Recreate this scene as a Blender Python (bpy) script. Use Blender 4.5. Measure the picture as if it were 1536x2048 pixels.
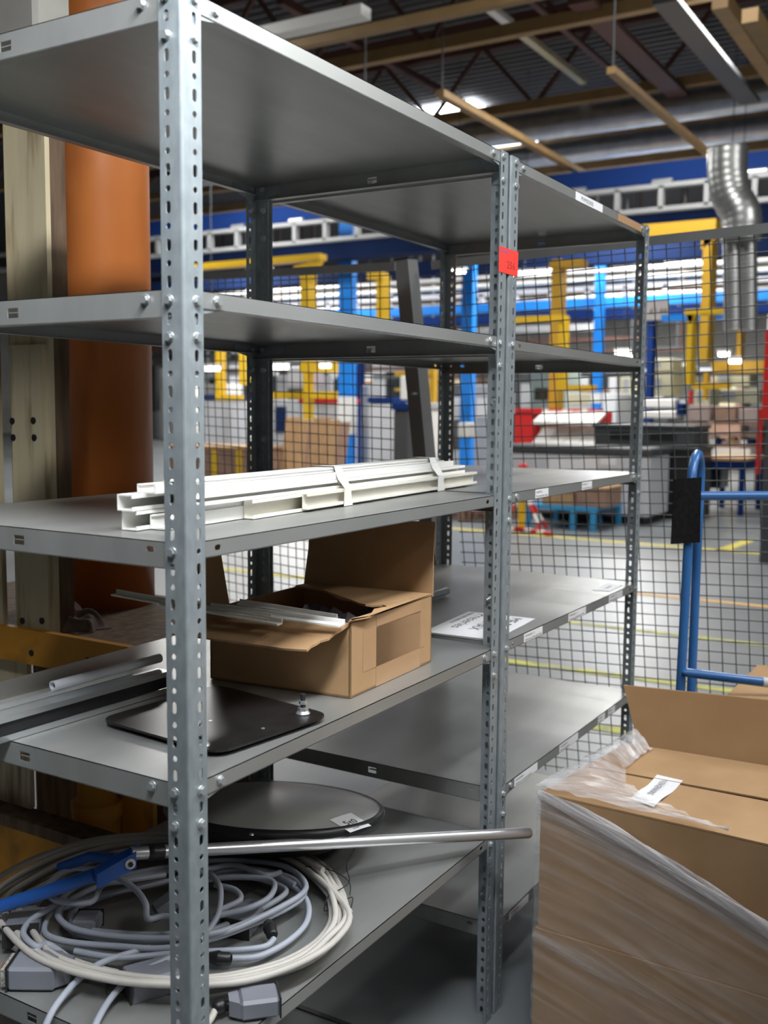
import bpy, math, random
from mathutils import Vector as V3, Matrix
random.seed(7)
for o in list(bpy.data.objects): bpy.data.objects.remove(o)
S = bpy.context.scene
COL = S.collection
# ------------------------------------------------------------------ camera
CAM = V3((-1.08004, -0.97345, 1.44168))
Rv = V3((0.51732, -0.85575, 0.00877)); Uv = V3((0.08085, 0.05907, 0.99497)); Fv = V3((0.85196, 0.51401, -0.09975))
FOC = 2063.3
cd = bpy.data.cameras.new('camera'); cam = bpy.data.objects.new('camera', cd); COL.objects.link(cam)
cam.matrix_world = Matrix(((Rv.x, Uv.x, -Fv.x, CAM.x), (Rv.y, Uv.y, -Fv.y, CAM.y), (Rv.z, Uv.z, -Fv.z, CAM.z), (0, 0, 0, 1)))
cd.sensor_fit = 'VERTICAL'; cd.sensor_height = 36; cd.lens = FOC / 2048 * 36
cd.clip_start = .05; cd.clip_end = 200
cd.dof.use_dof = True; cd.dof.focus_distance = 2.0; cd.dof.aperture_fstop = 4.2
S.camera = cam
# ------------------------------------------------------------------ world, exposure
w = bpy.data.worlds.new('world'); S.world = w; w.use_nodes = True
w.node_tree.nodes['Background'].inputs[0].default_value = (.75, .85, 1, 1)
w.node_tree.nodes['Background'].inputs[1].default_value = .25
S.view_settings.view_transform = 'Standard'; S.view_settings.look = 'None'
S.view_settings.gamma = 1; S.view_settings.use_curve_mapping = False
S.view_settings.exposure = 0.0
def area(name, loc, size, power, col=(1, 1, 1), target=None, spread=180):
    l = bpy.data.lights.new(name, 'AREA'); l.shape = 'RECTANGLE'; l.size, l.size_y = size; l.energy = power; l.color = col; l.spread = math.radians(spread)
    o = bpy.data.objects.new(name, l); COL.objects.link(o); o.location = loc
    d = (V3(target) - V3(loc)) if target else V3((0, 0, -1))
    o.rotation_euler = d.to_track_quat('-Z', 'Y').to_euler()
    return o
# hall lamps: rows of fluorescent fittings under the roof and two over the aisle, plus added unseen fill
area('aisle_lamp', (-.56, -.56, 2.62), (1.2, .18), 24, (.93, .97, 1), (-.10, .42, 1.55), 96)
area('aisle_lamp_b', (1.25, -1.05, 2.95), (1.5, .18), 32, (.95, .98, 1))
area('aisle_fill', (2.2, -2.7, 4.4), (1.8, .4), 40, (.95, .98, 1))  # unseen fill added on the right for front faces and carton tops
for i, (x, y, z, p) in enumerate([(2.5, -7.5, 6.3, 260), (8, -5, 6.4, 330), (-5, -6, 6.4, 60), (7, 1.5, 6.6, 230), (7, 9, 6.6, 230), (13, 3, 6.4, 520), (13, 12, 6.4, 520), (20, 6, 6.2, 800), (20, 16, 6.2, 800), (28, 8, 6.4, 1100), (28, 20, 6.4, 1100), (36, 12, 6.4, 1100), (36, 26, 6.4, 1000)]):  # first three are unseen, added for low-angle fill into the shelves
    area('hall_lamp', (x, y, z), (3.0, 1.2), p, (1, .985, .95))
# ------------------------------------------------------------------ helpers
def px(u, v, axis, val):
    d = Fv + Rv * ((u - 768) / FOC) - Uv * ((v - 1024) / FOC)
    return CAM + d * ((val - CAM[axis]) / d[axis])
def fz(u, v, z): return px(u, v, 2, z)
OFF = {}
class MB:
    def __init__(s): s.V = []; s.F = []; s.M = []; s.S = []
    def add(s, vs, fs, mi=0, sm=False):
        b = len(s.V); s.V += [tuple(v) for v in vs]
        for f in fs: s.F.append(tuple(b + i for i in f)); s.M.append(mi); s.S.append(sm)
        return s
    def box(s, x0, x1, y0, y1, z0, z1, mi=0):
        vs = [(x, y, z) for z in (z0, z1) for y in (y0, y1) for x in (x0, x1)]
        return s.add(vs, [(0, 2, 3, 1), (4, 5, 7, 6), (0, 1, 5, 4), (2, 6, 7, 3), (0, 4, 6, 2), (1, 3, 7, 5)], mi)
    def obox(s, c, a, b, d, mi=0):           # centre and three half axes
        c, a, b, d = V3(c), V3(a), V3(b), V3(d)
        vs = [c + a * i + b * j + d * k for k in (-1, 1) for j in (-1, 1) for i in (-1, 1)]
        return s.add(vs, [(0, 2, 3, 1), (4, 5, 7, 6), (0, 1, 5, 4), (2, 6, 7, 3), (0, 4, 6, 2), (1, 3, 7, 5)], mi)
    def bbox(s, x0, x1, y0, y1, z0, z1, b=.004, mi=0):     # bevelled box
        c = [V3(((x0 + x1) / 2, (y0 + y1) / 2, 0))]
        b = min(b, (x1 - x0) * .45, (y1 - y0) * .45, (z1 - z0) * .45)
        rings = [(z0, b), (z0 + b, 0), (z1 - b, 0), (z1, b)]
        vs = []
        for z, k in rings:
            q = b if k == 0 else b
            e = k
            vs += [(x0 + e + q * (0 if k == 0 else .0) + (b if k == 0 else 0), y0 + e, z), (x1 - e - (b if k == 0 else 0), y0 + e, z), (x1 - e, y0 + e + (b if k == 0 else 0), z), (x1 - e, y1 - e - (b if k == 0 else 0), z),
                   (x1 - e - (b if k == 0 else 0), y1 - e, z), (x0 + e + (b if k == 0 else 0), y1 - e, z), (x0 + e, y1 - e - (b if k == 0 else 0), z), (x0 + e, y0 + e + (b if k == 0 else 0), z)]
        fs = [tuple(range(7, -1, -1)), tuple(range(24, 32))]
        for r in range(3):
            for i in range(8): fs.append((r * 8 + i, r * 8 + (i + 1) % 8, r * 8 + 8 + (i + 1) % 8, r * 8 + 8 + i))
        return s.add(vs, fs, mi)
    def beam(s, p, q, wd, ht, mi=0, up=(0, 0, 1)):
        p, q = V3(p), V3(q); d = q - p; l = d.length; d.normalize(); u = V3(up)
        sd = d.cross(u)
        if sd.length < 1e-4: sd = d.cross(V3((0, 1, 0)))
        sd.normalize(); u = sd.cross(d)
        return s.obox((p + q) / 2, d * l / 2, sd * wd / 2, u * ht / 2, mi)
    def tube(s, pts, r, n=10, mi=0, cap=True, closed=False):
        pts = [V3(p) for p in pts]; m = len(pts); rr = r if hasattr(r, '__len__') else [r] * m
        vs = []; prev = None
        for i, p in enumerate(pts):
            if closed: t = pts[(i + 1) % m] - pts[i - 1]
            else: t = pts[min(i + 1, m - 1)] - pts[max(i - 1, 0)]
            t.normalize()
            if prev is None:
                a = t.cross(V3((0, 0, 1)))
                if a.length < .05: a = t.cross(V3((1, 0, 0)))
            else: a = prev - t * prev.dot(t)
            a.normalize(); prev = a; b = t.cross(a)
            vs += [p + (a * math.cos(k * 2 * math.pi / n) + b * math.sin(k * 2 * math.pi / n)) * rr[i] for k in range(n)]
        fs = []
        for i in range(m if closed else m - 1):
            j = (i + 1) % m
            for k in range(n): fs.append((i * n + k, i * n + (k + 1) % n, j * n + (k + 1) % n, j * n + k))
        s.add(vs, fs, mi, True)
        if cap and not closed: s.add(vs[:n], [tuple(range(n - 1, -1, -1))], mi); s.add(vs[-n:], [tuple(range(n))], mi)
        return s
    def lathe(s, c, prof, n=32, mi=0, axis=None, sm=True):
        c = V3(c); ax = V3(axis or (0, 0, 1)).normalized()
        a = ax.cross(V3((1, 0, 0)));
        if a.length < .1: a = ax.cross(V3((0, 1, 0)))
        a.normalize(); b = ax.cross(a)
        vs = [c + ax * z + (a * math.cos(k * 2 * math.pi / n) + b * math.sin(k * 2 * math.pi / n)) * r for r, z in prof for k in range(n)]
        fs = [(i * n + k, i * n + (k + 1) % n, (i + 1) * n + (k + 1) % n, (i + 1) * n + k) for i in range(len(prof) - 1) for k in range(n)]
        return s.add(vs, fs, mi, sm)
    def cyl(s, p, q, r, n=16, mi=0):
        return s.tube([p, q], r, n, mi)
    def prism(s, pts, off, mi=0):
        pts = [V3(p) for p in pts]; off = V3(off); n = len(pts)
        fs = [tuple(range(n)), tuple(range(2 * n - 1, n - 1, -1))] + [((i + 1) % n, i, n + i, n + (i + 1) % n) for i in range(n)]
        return s.add(pts + [p + off for p in pts], fs, mi)
    def build(s, name, mats, parent=None, kind=None, label=None):
        me = bpy.data.meshes.new(name); o = bpy.data.objects.new(name, me); COL.objects.link(o)
        of = V3((0, 0, 0))
        if parent is not None: of = OFF.get(parent.name, V3((0, 0, 0)))
        elif s.V and kind is None:
            xs = list(zip(*s.V)); of = V3(((min(xs[0]) + max(xs[0])) / 2, (min(xs[1]) + max(xs[1])) / 2, min(xs[2]))); o.location = of
        OFF[o.name] = of
        me.from_pydata([(v[0] - of.x, v[1] - of.y, v[2] - of.z) for v in s.V], [], s.F)
        for m in (mats if isinstance(mats, (list, tuple)) else [mats]): me.materials.append(m)
        me.polygons.foreach_set('material_index', s.M); me.polygons.foreach_set('use_smooth', s.S); me.update()
        if parent is not None: o.parent = parent
        if kind: o['kind'] = kind
        if label: o['label'] = label
        return o
def tag(o, label, cat, group=None, kind=None):
    o['label'] = label; o['category'] = cat
    if group: o['group'] = group
    if kind: o['kind'] = kind
    return o
def thing(name, label, cat, loc, group=None):
    o = bpy.data.objects.new(name, None); COL.objects.link(o); o.location = loc; o.empty_display_size = .05
    OFF[o.name] = V3(loc); return tag(o, label, cat, group)
def spline(pts, n=8, closed=False):
    P = [V3(p) for p in pts]; m = len(P); out = []
    for i in range(m if closed else m - 1):
        if closed: a, b, c, d = P[i - 1], P[i], P[(i + 1) % m], P[(i + 2) % m]
        else: a, b, c, d = P[max(i - 1, 0)], P[i], P[i + 1], P[min(i + 2, m - 1)]
        for k in range(n):
            t = k / n
            out.append(.5 * ((2 * b) + (c - a) * t + (2 * a - 5 * b + 4 * c - d) * t * t + (3 * b - a - 3 * c + d) * t ** 3))
    if not closed: out.append(P[-1])
    return out
TXT = {}
def text(mb, s, org, xd, yd, h, mi, off=.0006, wmax=None):     # printed lettering lying just off a face
    if s not in TXT:
        cu = bpy.data.curves.new('lettering', 'FONT'); cu.body = s; cu.size = 1; cu.resolution_u = 2
        t = bpy.data.objects.new('lettering', cu); COL.objects.link(t); bpy.context.view_layer.update()
        me = t.evaluated_get(bpy.context.evaluated_depsgraph_get()).to_mesh()
        TXT[s] = ([tuple(v.co) for v in me.vertices], [tuple(p.vertices) for p in me.polygons])
        bpy.data.objects.remove(t); bpy.data.curves.remove(cu)
    vs, fs = TXT[s]; xd, yd, org = V3(xd).normalized(), V3(yd).normalized(), V3(org); n = xd.cross(yd)
    wd = max(v[0] for v in vs); k = h; kx = h if not wmax else min(h * 1.3, wmax / wd)
    mb.add([org + xd * (v[0] * kx) + yd * (v[1] * k) + n * off for v in vs], fs, mi)
# ------------------------------------------------------------------ materials
def mat(name, col, rough=.5, metal=0, col2=None, scale=8, bump=0, stretch=None, detail=6, spec=.5, lo=.35, hi=.7, emit=0, col3=None, s3=2.2, t3=(.58, .66), coat=0):
    m = bpy.data.materials.new(name); m.use_nodes = True; nt = m.node_tree; b = nt.nodes['Principled BSDF']
    b.inputs['Base Color'].default_value = (*col, 1); b.inputs['Roughness'].default_value = rough; b.inputs['Metallic'].default_value = metal
    b.inputs['Specular IOR Level'].default_value = spec; b.inputs['Coat Weight'].default_value = coat
    if emit: b.inputs['Emission Color'].default_value = (*col, 1); b.inputs['Emission Strength'].default_value = emit
    L = nt.links.new
    if col2 or bump:
        tc = nt.nodes.new('ShaderNodeTexCoord'); mp = nt.nodes.new('ShaderNodeMapping'); L(tc.outputs['Object'], mp.inputs[0])
        if stretch: mp.inputs['Scale'].default_value = stretch
        nz = nt.nodes.new('ShaderNodeTexNoise'); nz.inputs['Scale'].default_value = scale; nz.inputs['Detail'].default_value = detail; L(mp.outputs[0], nz.inputs[0])
        if col2:
            cr = nt.nodes.new('ShaderNodeValToRGB'); cr.color_ramp.elements[0].position = lo; cr.color_ramp.elements[1].position = hi
            cr.color_ramp.elements[0].color = (*col, 1); cr.color_ramp.elements[1].color = (*col2, 1)
            L(nz.outputs[0], cr.inputs[0]); out = cr.outputs[0]
            if col3:
                n3 = nt.nodes.new('ShaderNodeTexNoise'); n3.inputs['Scale'].default_value = s3; n3.inputs['Detail'].default_value = 8; L(mp.outputs[0], n3.inputs[0])
                r3 = nt.nodes.new('ShaderNodeValToRGB'); r3.color_ramp.elements[0].position, r3.color_ramp.elements[1].position = t3
                mx = nt.nodes.new('ShaderNodeMixRGB'); L(n3.outputs[0], r3.inputs[0]); L(r3.outputs[0], mx.inputs[0]); L(out, mx.inputs[1]); mx.inputs[2].default_value = (*col3, 1); out = mx.outputs[0]
            L(out, b.inputs['Base Color'])
        if bump:
            bp = nt.nodes.new('ShaderNodeBump'); bp.inputs['Strength'].default_value = bump; bp.inputs['Distance'].default_value = .01
            L(nz.outputs[0], bp.inputs['Height']); L(bp.outputs[0], b.inputs['Normal'])
    return m
M = dict(
    galv=mat('galvanized_steel', (.27, .305, .325), .42, .40, (.345, .385, .405), 60, detail=3, stretch=(1, 1, .5)),
    shelf=mat('shelf_sheet_steel', (.315, .32, .31), .36, .5, (.375, .38, .37), 5, stretch=(.5, 2.4, 1), detail=5),
    zinc=mat('zinc_bolt', (.60, .63, .64), .30, .75),
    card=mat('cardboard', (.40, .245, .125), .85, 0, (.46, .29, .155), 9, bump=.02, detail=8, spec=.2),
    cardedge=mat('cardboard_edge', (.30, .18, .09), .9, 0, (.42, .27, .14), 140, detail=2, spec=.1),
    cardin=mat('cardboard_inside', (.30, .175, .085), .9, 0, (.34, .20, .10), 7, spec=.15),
    tape=mat('parcel_tape', (.44, .265, .14), .40, 0, (.47, .285, .155), 12, stretch=(1, 1, 4), detail=4),
    pvc=mat('white_plastic', (.86, .85, .81), .42, 0, (.90, .89, .86), 6),
    pvcs=mat('dirty_white_plastic', (.70, .67, .58), .5, 0, (.80, .78, .71), 8),
    paper=mat('paper', (.80, .80, .82), .8), ink=mat('ink', (.05, .05, .06), .7), blueink=mat('blue_ink', (.12, .12, .5), .6), redink=mat('dark_red_ink', (.35, .01, .01), .6),
    red=mat('red_sticker', (.86, .045, .03), .55),
    blackpl=mat('black_plate', (.012, .011, .011), .32, 0, (.018, .016, .016), 30, bump=.01),
    black=mat('black_plastic', (.014, .014, .016), .38), rubber=mat('black_rubber', (.02, .02, .021), .6),
    felt=mat('black_felt', (.008, .008, .009), .95, 0, (.014, .014, .015), 90, bump=.15, spec=.1),
    alu=mat('aluminium', (.62, .65, .67), .30, .9, (.68, .71, .73), 14, stretch=(.1, 1, 1)),
    chrome=mat('chrome_tube', (.80, .80, .82), .30, .85),
    cabg=mat('grey_cable', (.36, .39, .46), .42, 0, (.41, .44, .51), 12), cabb=mat('beige_cable', (.52, .49, .45), .5, 0, (.58, .55, .51), 10),
    hood=mat('grey_connector', (.19, .20, .235), .42, 0, (.225, .235, .27), 10), pin=mat('connector_insert', (.55, .53, .48), .6, 0, (.2, .19, .17), 260, detail=1),
    copper=mat('copper_wire', (.55, .16, .06), .4, .6),
    blue=mat('blue_paint', (.02, .10, .42), .3, 0, (.025, .12, .46), 5), trol=mat('trolley_blue_paint', (.035, .145, .40), .28, 0, (.045, .165, .43), 6),
    dome=mat('smoky_grey_dome', (.36, .36, .34), .33, 0, (.42, .42, .395), 5),
    orange=mat('orange_pipe', (.52, .155, .035), .38, 0, (.60, .20, .05), 3, col3=(.30, .075, .02), s3=3, t3=(.55, .8), stretch=(2, 2, .8)),
    cream=mat('cream_painted_steel', (.58, .50, .33), .6, 0, (.50, .42, .27), 5, stretch=(5, 5, .6), col3=(.16, .085, .03), s3=3.5, t3=(.50, .66), bump=.02),
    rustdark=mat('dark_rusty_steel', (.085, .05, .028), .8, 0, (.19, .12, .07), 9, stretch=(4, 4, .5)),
    amber=mat('rusty_yellow_steel', (.60, .27, .02), .6, 0, (.50, .21, .02), 6, col3=(.13, .06, .015), s3=4, t3=(.57, .7)),
    concrete=mat('old_concrete', (.44, .42, .38), .9, 0, (.36, .34, .30), 7, bump=.05),
    rag=mat('dirty_rag', (.17, .12, .10), .95, 0, (.10, .07, .055), 25, bump=.1),
    floor=mat('grey_floor_paint', (.175, .19, .20), .34, 0, (.22, .235, .245), 1.6, detail=9, col3=(.13, .14, .145), s3=.8, t3=(.5, .75)),
    yline=mat('yellow_floor_paint', (.72, .60, .06), .6, 0, (.55, .48, .12), 9), oline=mat('orange_floor_paint', (.75, .43, .12), .6, 0, (.6, .36, .12), 9), yline2=mat('worn_yellow_floor_paint', (.55, .55, .09), .6, 0, (.30, .31, .18), 7, lo=.4, hi=.62),
    fence=mat('grey_fence_paint', (.20, .205, .205), .45, 0, (.23, .235, .235), 8), wire=mat('grey_wire', (.11, .115, .115), .45, .3),
    cblue=mat('bright_blue_paint', (.01, .23, .78), .4), dblue=mat('dark_blue_paint', (.006, .028, .14), .8, spec=.15), navy=mat('navy_paint', (.006, .018, .07), .8, spec=.15),
    yel=mat('yellow_paint', (.80, .50, .02), .4), yeld=mat('ochre_paint', (.55, .32, .02), .5), tan=mat('tan_painted_steel', (.30, .19, .075), .6, 0, (.24, .145, .06), 3), brown=mat('oxide_brown_steel', (.10, .045, .035), .7), 
    roof=mat('dark_roof_deck', (.085, .087, .095), .55, .3), duct=mat('spiral_duct', (.55, .56, .56), .34, .85, (.42, .43, .43), 4),
    white=mat('white_panel', (.78, .78, .76), .5), offw=mat('cream_panel', (.72, .66, .44), .55), tray=mat('track_grey', (.27, .28, .29), .5), grey=mat('grey_panel', (.42, .43, .45), .5), lgrey=mat('light_grey_panel', (.58, .59, .63), .5), dgrey=mat('dark_grey_plastic', (.055, .06, .065), .5),
    wood=mat('bare_timber', (.48, .30, .15), .8, 0, (.36, .21, .10), 6, stretch=(1, 6, 1)), redp=mat('red_paint', (.62, .02, .02), .45), bench=mat('bench_blue_paint', (.04, .30, .58), .45), green=mat('grey_green_machine', (.30, .36, .33), .5),
    lamp=mat('lit_tube', (1, .98, .94), .5, emit=9), sky=mat('skylight_pane', (.93, .97, 1), .5, emit=11), window=mat('dark_glass', (.03, .035, .04), .08),
    wall=mat('hall_wall', (.34, .34, .33), .8, 0, (.28, .28, .27), 2), brick=mat('brown_packing', (.36, .22, .16), .8, 0, (.28, .17, .12), 5), purple=mat('mauve_cartons', (.40, .31, .29), .8, 0, (.34, .27, .25), 4),
)
def film_mat():
    m = bpy.data.materials.new('stretch_film'); m.use_nodes = True; nt = m.node_tree; b = nt.nodes['Principled BSDF']; L = nt.links.new
    b.inputs['Base Color'].default_value = (.72, .70, .72, 1); b.inputs['Roughness'].default_value = .22; b.inputs['IOR'].default_value = 1.45
    tc = nt.nodes.new('ShaderNodeTexCoord'); mp = nt.nodes.new('ShaderNodeMapping'); L(tc.outputs['UV'], mp.inputs[0]); mp.inputs['Scale'].default_value = (1.1, 22, 1)
    nz = nt.nodes.new('ShaderNodeTexNoise'); nz.inputs['Scale'].default_value = 1; nz.inputs['Detail'].default_value = 5; L(mp.outputs[0], nz.inputs[0])
    cr = nt.nodes.new('ShaderNodeValToRGB'); cr.color_ramp.elements[0].position = .30; cr.color_ramp.elements[1].position = .78
    cr.color_ramp.elements[0].color = (.03, .03, .03, 1); cr.color_ramp.elements[1].color = (.42, .42, .42, 1); L(nz.outputs[0], cr.inputs[0])
    bp = nt.nodes.new('ShaderNodeBump'); bp.inputs['Strength'].default_value = .9; bp.inputs['Distance'].default_value = .01; L(nz.outputs[0], bp.inputs['Height']); L(bp.outputs[0], b.inputs['Normal'])
    at = nt.nodes.new('ShaderNodeAttribute'); at.attribute_name = 'layers'
    ad = nt.nodes.new('ShaderNodeMath'); ad.operation = 'MULTIPLY_ADD'; L(cr.outputs[0], ad.inputs[0]); L(at.outputs['Fac'], ad.inputs[1]); ad.inputs[2].default_value = 0.02
    tr = nt.nodes.new('ShaderNodeBsdfTransparent'); mx = nt.nodes.new('ShaderNodeMixShader')
    L(ad.outputs[0], mx.inputs[0]); L(tr.outputs[0], mx.inputs[1]); L(b.outputs[0], mx.inputs[2]); L(mx.outputs[0], nt.nodes['Material Output'].inputs[0])
    return m
M['film'] = film_mat()
# ------------------------------------------------------------------ perforated sheet steel
def strip(mb, O, es, et, n, th, cells, mi=0):
    O, es, et, n = V3(O), V3(es), V3(et), V3(n)
    P = lambda s, t, k: O + es * s + et * t - n * (th * k)
    flip = es.cross(et).dot(n) < 0
    def face(ids): return tuple(reversed(ids)) if flip else tuple(ids)
    for s0, s1, t0, t1, h in cells:
        if h is None:
            for k in (0, 1):
                q = [P(s0, t0, k), P(s1, t0, k), P(s1, t1, k), P(s0, t1, k)]
                f = (0, 1, 2, 3) if k == 0 else (3, 2, 1, 0); mb.add(q, [face(f)], mi)
            continue
        cs, ct, hs, ht, kind = h
        out = []; inn = []
        for k in range(16):
            a = k * math.pi / 8
            seg = ((k + 2) // 4) % 4; f = ((k + 2) % 4) / 4
            o = [(s1, t0 + (t1 - t0) * f), (s1 - (s1 - s0) * f, t1), (s0, t1 - (t1 - t0) * f), (s0 + (s1 - s0) * f, t0)][seg]
            out.append(o)
            if kind == 'rect':
                i = [(cs + hs, ct - ht + 2 * ht * f), (cs + hs - 2 * hs * f, ct + ht), (cs - hs, ct + ht - 2 * ht * f), (cs - hs + 2 * hs * f, ct - ht)][seg]
            else:
                c, sn = math.cos(a), math.sin(a); r = min(hs, ht)
                sg = lambda x: 0 if abs(x) < 1e-6 else (1 if x > 0 else -1)
                i = (cs + r * c + (hs - r) * sg(c), ct + r * sn + (ht - r) * sg(sn))
            inn.append(i)
        vs = [P(*p, 0) for p in out] + [P(*p, 0) for p in inn] + [P(*p, 1) for p in out] + [P(*p, 1) for p in inn]
        fs = []
        for k in range(16):
            j = (k + 1) % 16
            fs += [face((k, j, 16 + j, 16 + k)), face((32 + j, 32 + k, 48 + k, 48 + j)), face((16 + k, 16 + j, 48 + j, 48 + k))]
        mb.add(vs, fs, mi)
    s0 = min(c[0] for c in cells); s1 = max(c[1] for c in cells); t0 = min(c[2] for c in cells); t1 = max(c[3] for c in cells)
    for a, b in (((s0, t0), (s1, t0)), ((s1, t0), (s1, t1)), ((s1, t1), (s0, t1)), ((s0, t1), (s0, t0))):
        mb.add([P(*a, 0), P(*a, 1), P(*b, 1), P(*b, 0)], [face((0, 1, 2, 3))], mi)
Z0 = 1.9875
def post(parent, x, y, sx, sy):
    mb = MB(); W = .040; ch = .0035
    for es, n in (((sx, 0, 0), (0, -sy, 0)), ((0, sy, 0), (-sx, 0, 0))):
        cells = []
        for i in range(80):
            z = Z0 - .025 * i
            cells.append((ch, W, z - .0125, z + .0125, (.026, z, .0043, .0086 if i % 2 else .0044, 'o')))
        strip(mb, (x, y, 0), es, (0, 0, 1), n, .0018, cells)
    a = [(x + sx * ch, y, 0), (x + sx * ch * .3, y + sy * ch * .3, 0), (x, y + sy * ch, 0)]
    for p, q in ((0, 1), (1, 2)):
        f = [a[p], a[q], (a[q][0], a[q][1], 2.0), (a[p][0], a[p][1], 2.0)]
        mb.add(f, [(0, 1, 2, 3)] if sx * sy < 0 else [(3, 2, 1, 0)], 0, True)
    return mb.build('post', M['galv'], parent)
def shelf(parent, x0, x1, y0, y1, z, name='shelf'):
    mb = MB(); T = .0012; x0 += .0022; x1 -= .0022; y0 += .0022; y1 -= .0022
    mb.box(x0, x1, y0, y1, z - T, z)
    H = .0245; Hs = .0385; L = x1 - x0; D = y1 - y0
    for o, es, n in (((x0, y0), (1, 0, 0), (0, -1, 0)), ((x0, y1), (1, 0, 0), (0, 1, 0))):
        c = []; s = 0
        for a in (.026, .068, L - .068, L - .026):
            c.append((s, a - .02, -H, 0, None)); c.append((a - .02, a + .02, -H, 0, (a, -H * .5, .0072, .0042, 'o'))); s = a + .02
        c.append((s, L, -H, 0, None)); strip(mb, (*o, z), es, (0, 0, 1), n, T, c)
    for o, es, n in (((x0, y0), (0, 1, 0), (-1, 0, 0)), ((x1, y0), (0, 1, 0), (1, 0, 0))):
        c = []; s = 0
        for a, hw, hh, k in ((.026, .0042, .0042, 'o'), (.068, .0078, .0042, 'o'), (D / 2, .012, .0075, 'rect'), (D - .068, .0078, .0042, 'o'), (D - .026, .0042, .0042, 'o')):
            c.append((s, a - .02, -Hs, 0, None)); c.append((a - .02, a + .02, -Hs, 0, (a, -.0125 if k == 'o' else -.02, hw, hh, k))); s = a + .02
        c.append((s, D, -Hs, 0, None)); strip(mb, (*o, z), es, (0, 0, 1), n, T, c)
        mb.obox((o[0] - n[0] * .005, y0 + D / 2, z - .0195), (0, .0105, 0), (.0035, 0, 0), (0, 0, .0008))
    for y in (y0, y1 - .018): mb.box(x0 + T, x1 - T, y, y + .018, z - H - .0004, z - H + .0008)    # folded return under the long lips
    for x in (x0, x1 - .018): mb.box(x, x + .018, y0 + T, y1 - T, z - Hs - .0004, z - Hs + .0008)
    return mb.build(name, M['shelf'], parent)
# bolts: one mesh per direction, copied
BOLT = {}
def bolt(parent, p, n, head=True):
    p = V3(p); key = (tuple(n), head, parent.name); n = V3(n)
    if key not in BOLT:
        mb = MB(); q = OFF[parent.name]; a = V3((n.y, n.z, n.x)); b = n.cross(a)
        c = V3(q)
        mb.lathe(c, [(.0105, -.0003), (.0105, .0014), (.0, .0015)] if False else [(.0001, 0), (.0078, 0), (.0078, .0012), (.0060, .0013)], 14, 0, n)
        if head:
            hx = [c + n * .0014 + (a * math.cos(k * math.pi / 3 + .3) + b * math.sin(k * math.pi / 3 + .3)) * .0060 for k in range(6)]
            mb.prism(hx[::-1], n * .0050)
        else:
            mb.lathe(c, [(.0062, .0015), (.0062, .006), (.0032, .0062), (.0032, .016), (.0001, .0163)], 10, 0, n)
        o = mb.build('bolt' if head else 'nut', M['zinc'], parent); BOLT[key] = o; o.location = p - q
        return o
    o = BOLT[key].copy(); COL.objects.link(o); o.parent = parent; o.location = p - OFF[parent.name]
    return o
def gusset(parent, x, y, sx, sy, z):
    mb = MB(); t = .0016; k = .0035
    for ax in (0, 1):
        pts = [(.004, -.005), (.095, -.005), (.095, -.022), (.04, -.032), (.034, -.062), (.004, -.062)]
        if ax == 0: mb.prism([(x + sx * a, y + sy * k, z + b) for a, b in pts], (0, sy * t, 0))
        else: mb.prism([(x + sx * k, y + sy * a, z + b) for a, b in pts], (sx * t, 0, 0))
    return mb.build('corner_bracket', M['galv'], parent)
X1 = 1.050; X2 = 1.0645; X3 = 2.086; D = .70
zi = lambda i: Z0 - .025 * i
bay1 = thing('shelving_unit', 'bolted galvanized shelving unit nearest the camera, holding cartons, cables and white strips', 'shelves', (0, 0, 0))
bay2 = thing('shelving_unit', 'nearly empty galvanized shelving unit with white label strips, next to the mesh fence', 'shelves', (X2, 0, 0))
for p, xa, xb in ((bay1, 0, X1), (bay2, X2, X3)):
    for x, y, sx, sy in ((xa, 0, 1, 1), (xb, 0, -1, 1), (xa, D, 1, -1), (xb, D, -1, -1)): post(p, x, y, sx, sy)
SH1 = [1.998, 1.603, 1.251, .900, .456]; SH2 = [1.996, 1.600, 1.251, .904, .555, .222]
s1 = [shelf(bay1, 0, X1, 0, D, z) for z in SH1]; s2 = [shelf(bay2, X2, X3, 0, D, z) for z in SH2]
for z in (SH1[0], SH1[1], SH1[3]):
    for x, y, sx, sy in ((X1, D, -1, -1), (0, 0, 1, 1), (X1, 0, -1, 1)): gusset(bay1, x, y, sx, sy, z)
for z in (SH2[0], SH2[2], SH2[4]):
    for x, y, sx, sy in ((X2, 0, 1, 1), (X3, 0, -1, 1), (X3, D, -1, -1)): gusset(bay2, x, y, sx, sy, z)
h = .026; fy = (0, -1, 0); lx = (-1, 0, 0)
for i in (0, 2, 16, 18, 44, 46):
    bolt(bay1, (h, 0, zi(i)), fy); bolt(bay1, (0, h, zi(i)), lx); bolt(bay1, (X1 - h, 0, zi(i)), fy)
    bolt(bay1, (X1 - .0035, D - h, zi(i)), lx); bolt(bay1, (X1 - h, D - .0035, zi(i)), fy)
bolt(bay1, (0, h, zi(30)), lx); bolt(bay1, (X1 - h, 0, zi(62)), fy)
for z in (SH1[0], SH1[1], SH1[3]):
    bolt(bay1, (.072, .0022, z - .012), fy); bolt(bay1, (.0022, .072, z - .0125), lx); bolt(bay1, (X1 - .072, .0022, z - .012), fy)
for i in (0, 2, 16, 30, 32, 44, 58, 60):
    bolt(bay2, (X2 + h, 0, zi(i)), fy)
    bolt(bay2, (X3 - h, 0, zi(i)), fy)
for z in (SH2[0], SH2[2], SH2[4]): bolt(bay2, (X2 + .072, .0022, z - .012), fy)
bolt(bay2, (X3 - .072, .0022, SH2[2] - .012), fy); bolt(bay2, (X3 - .072, .0022, SH2[0] - .012), fy)
for z in (1.460, 1.009, .307): bolt(bay1, (X1 - .0018, .026, z), lx, z == 1.46)
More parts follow.
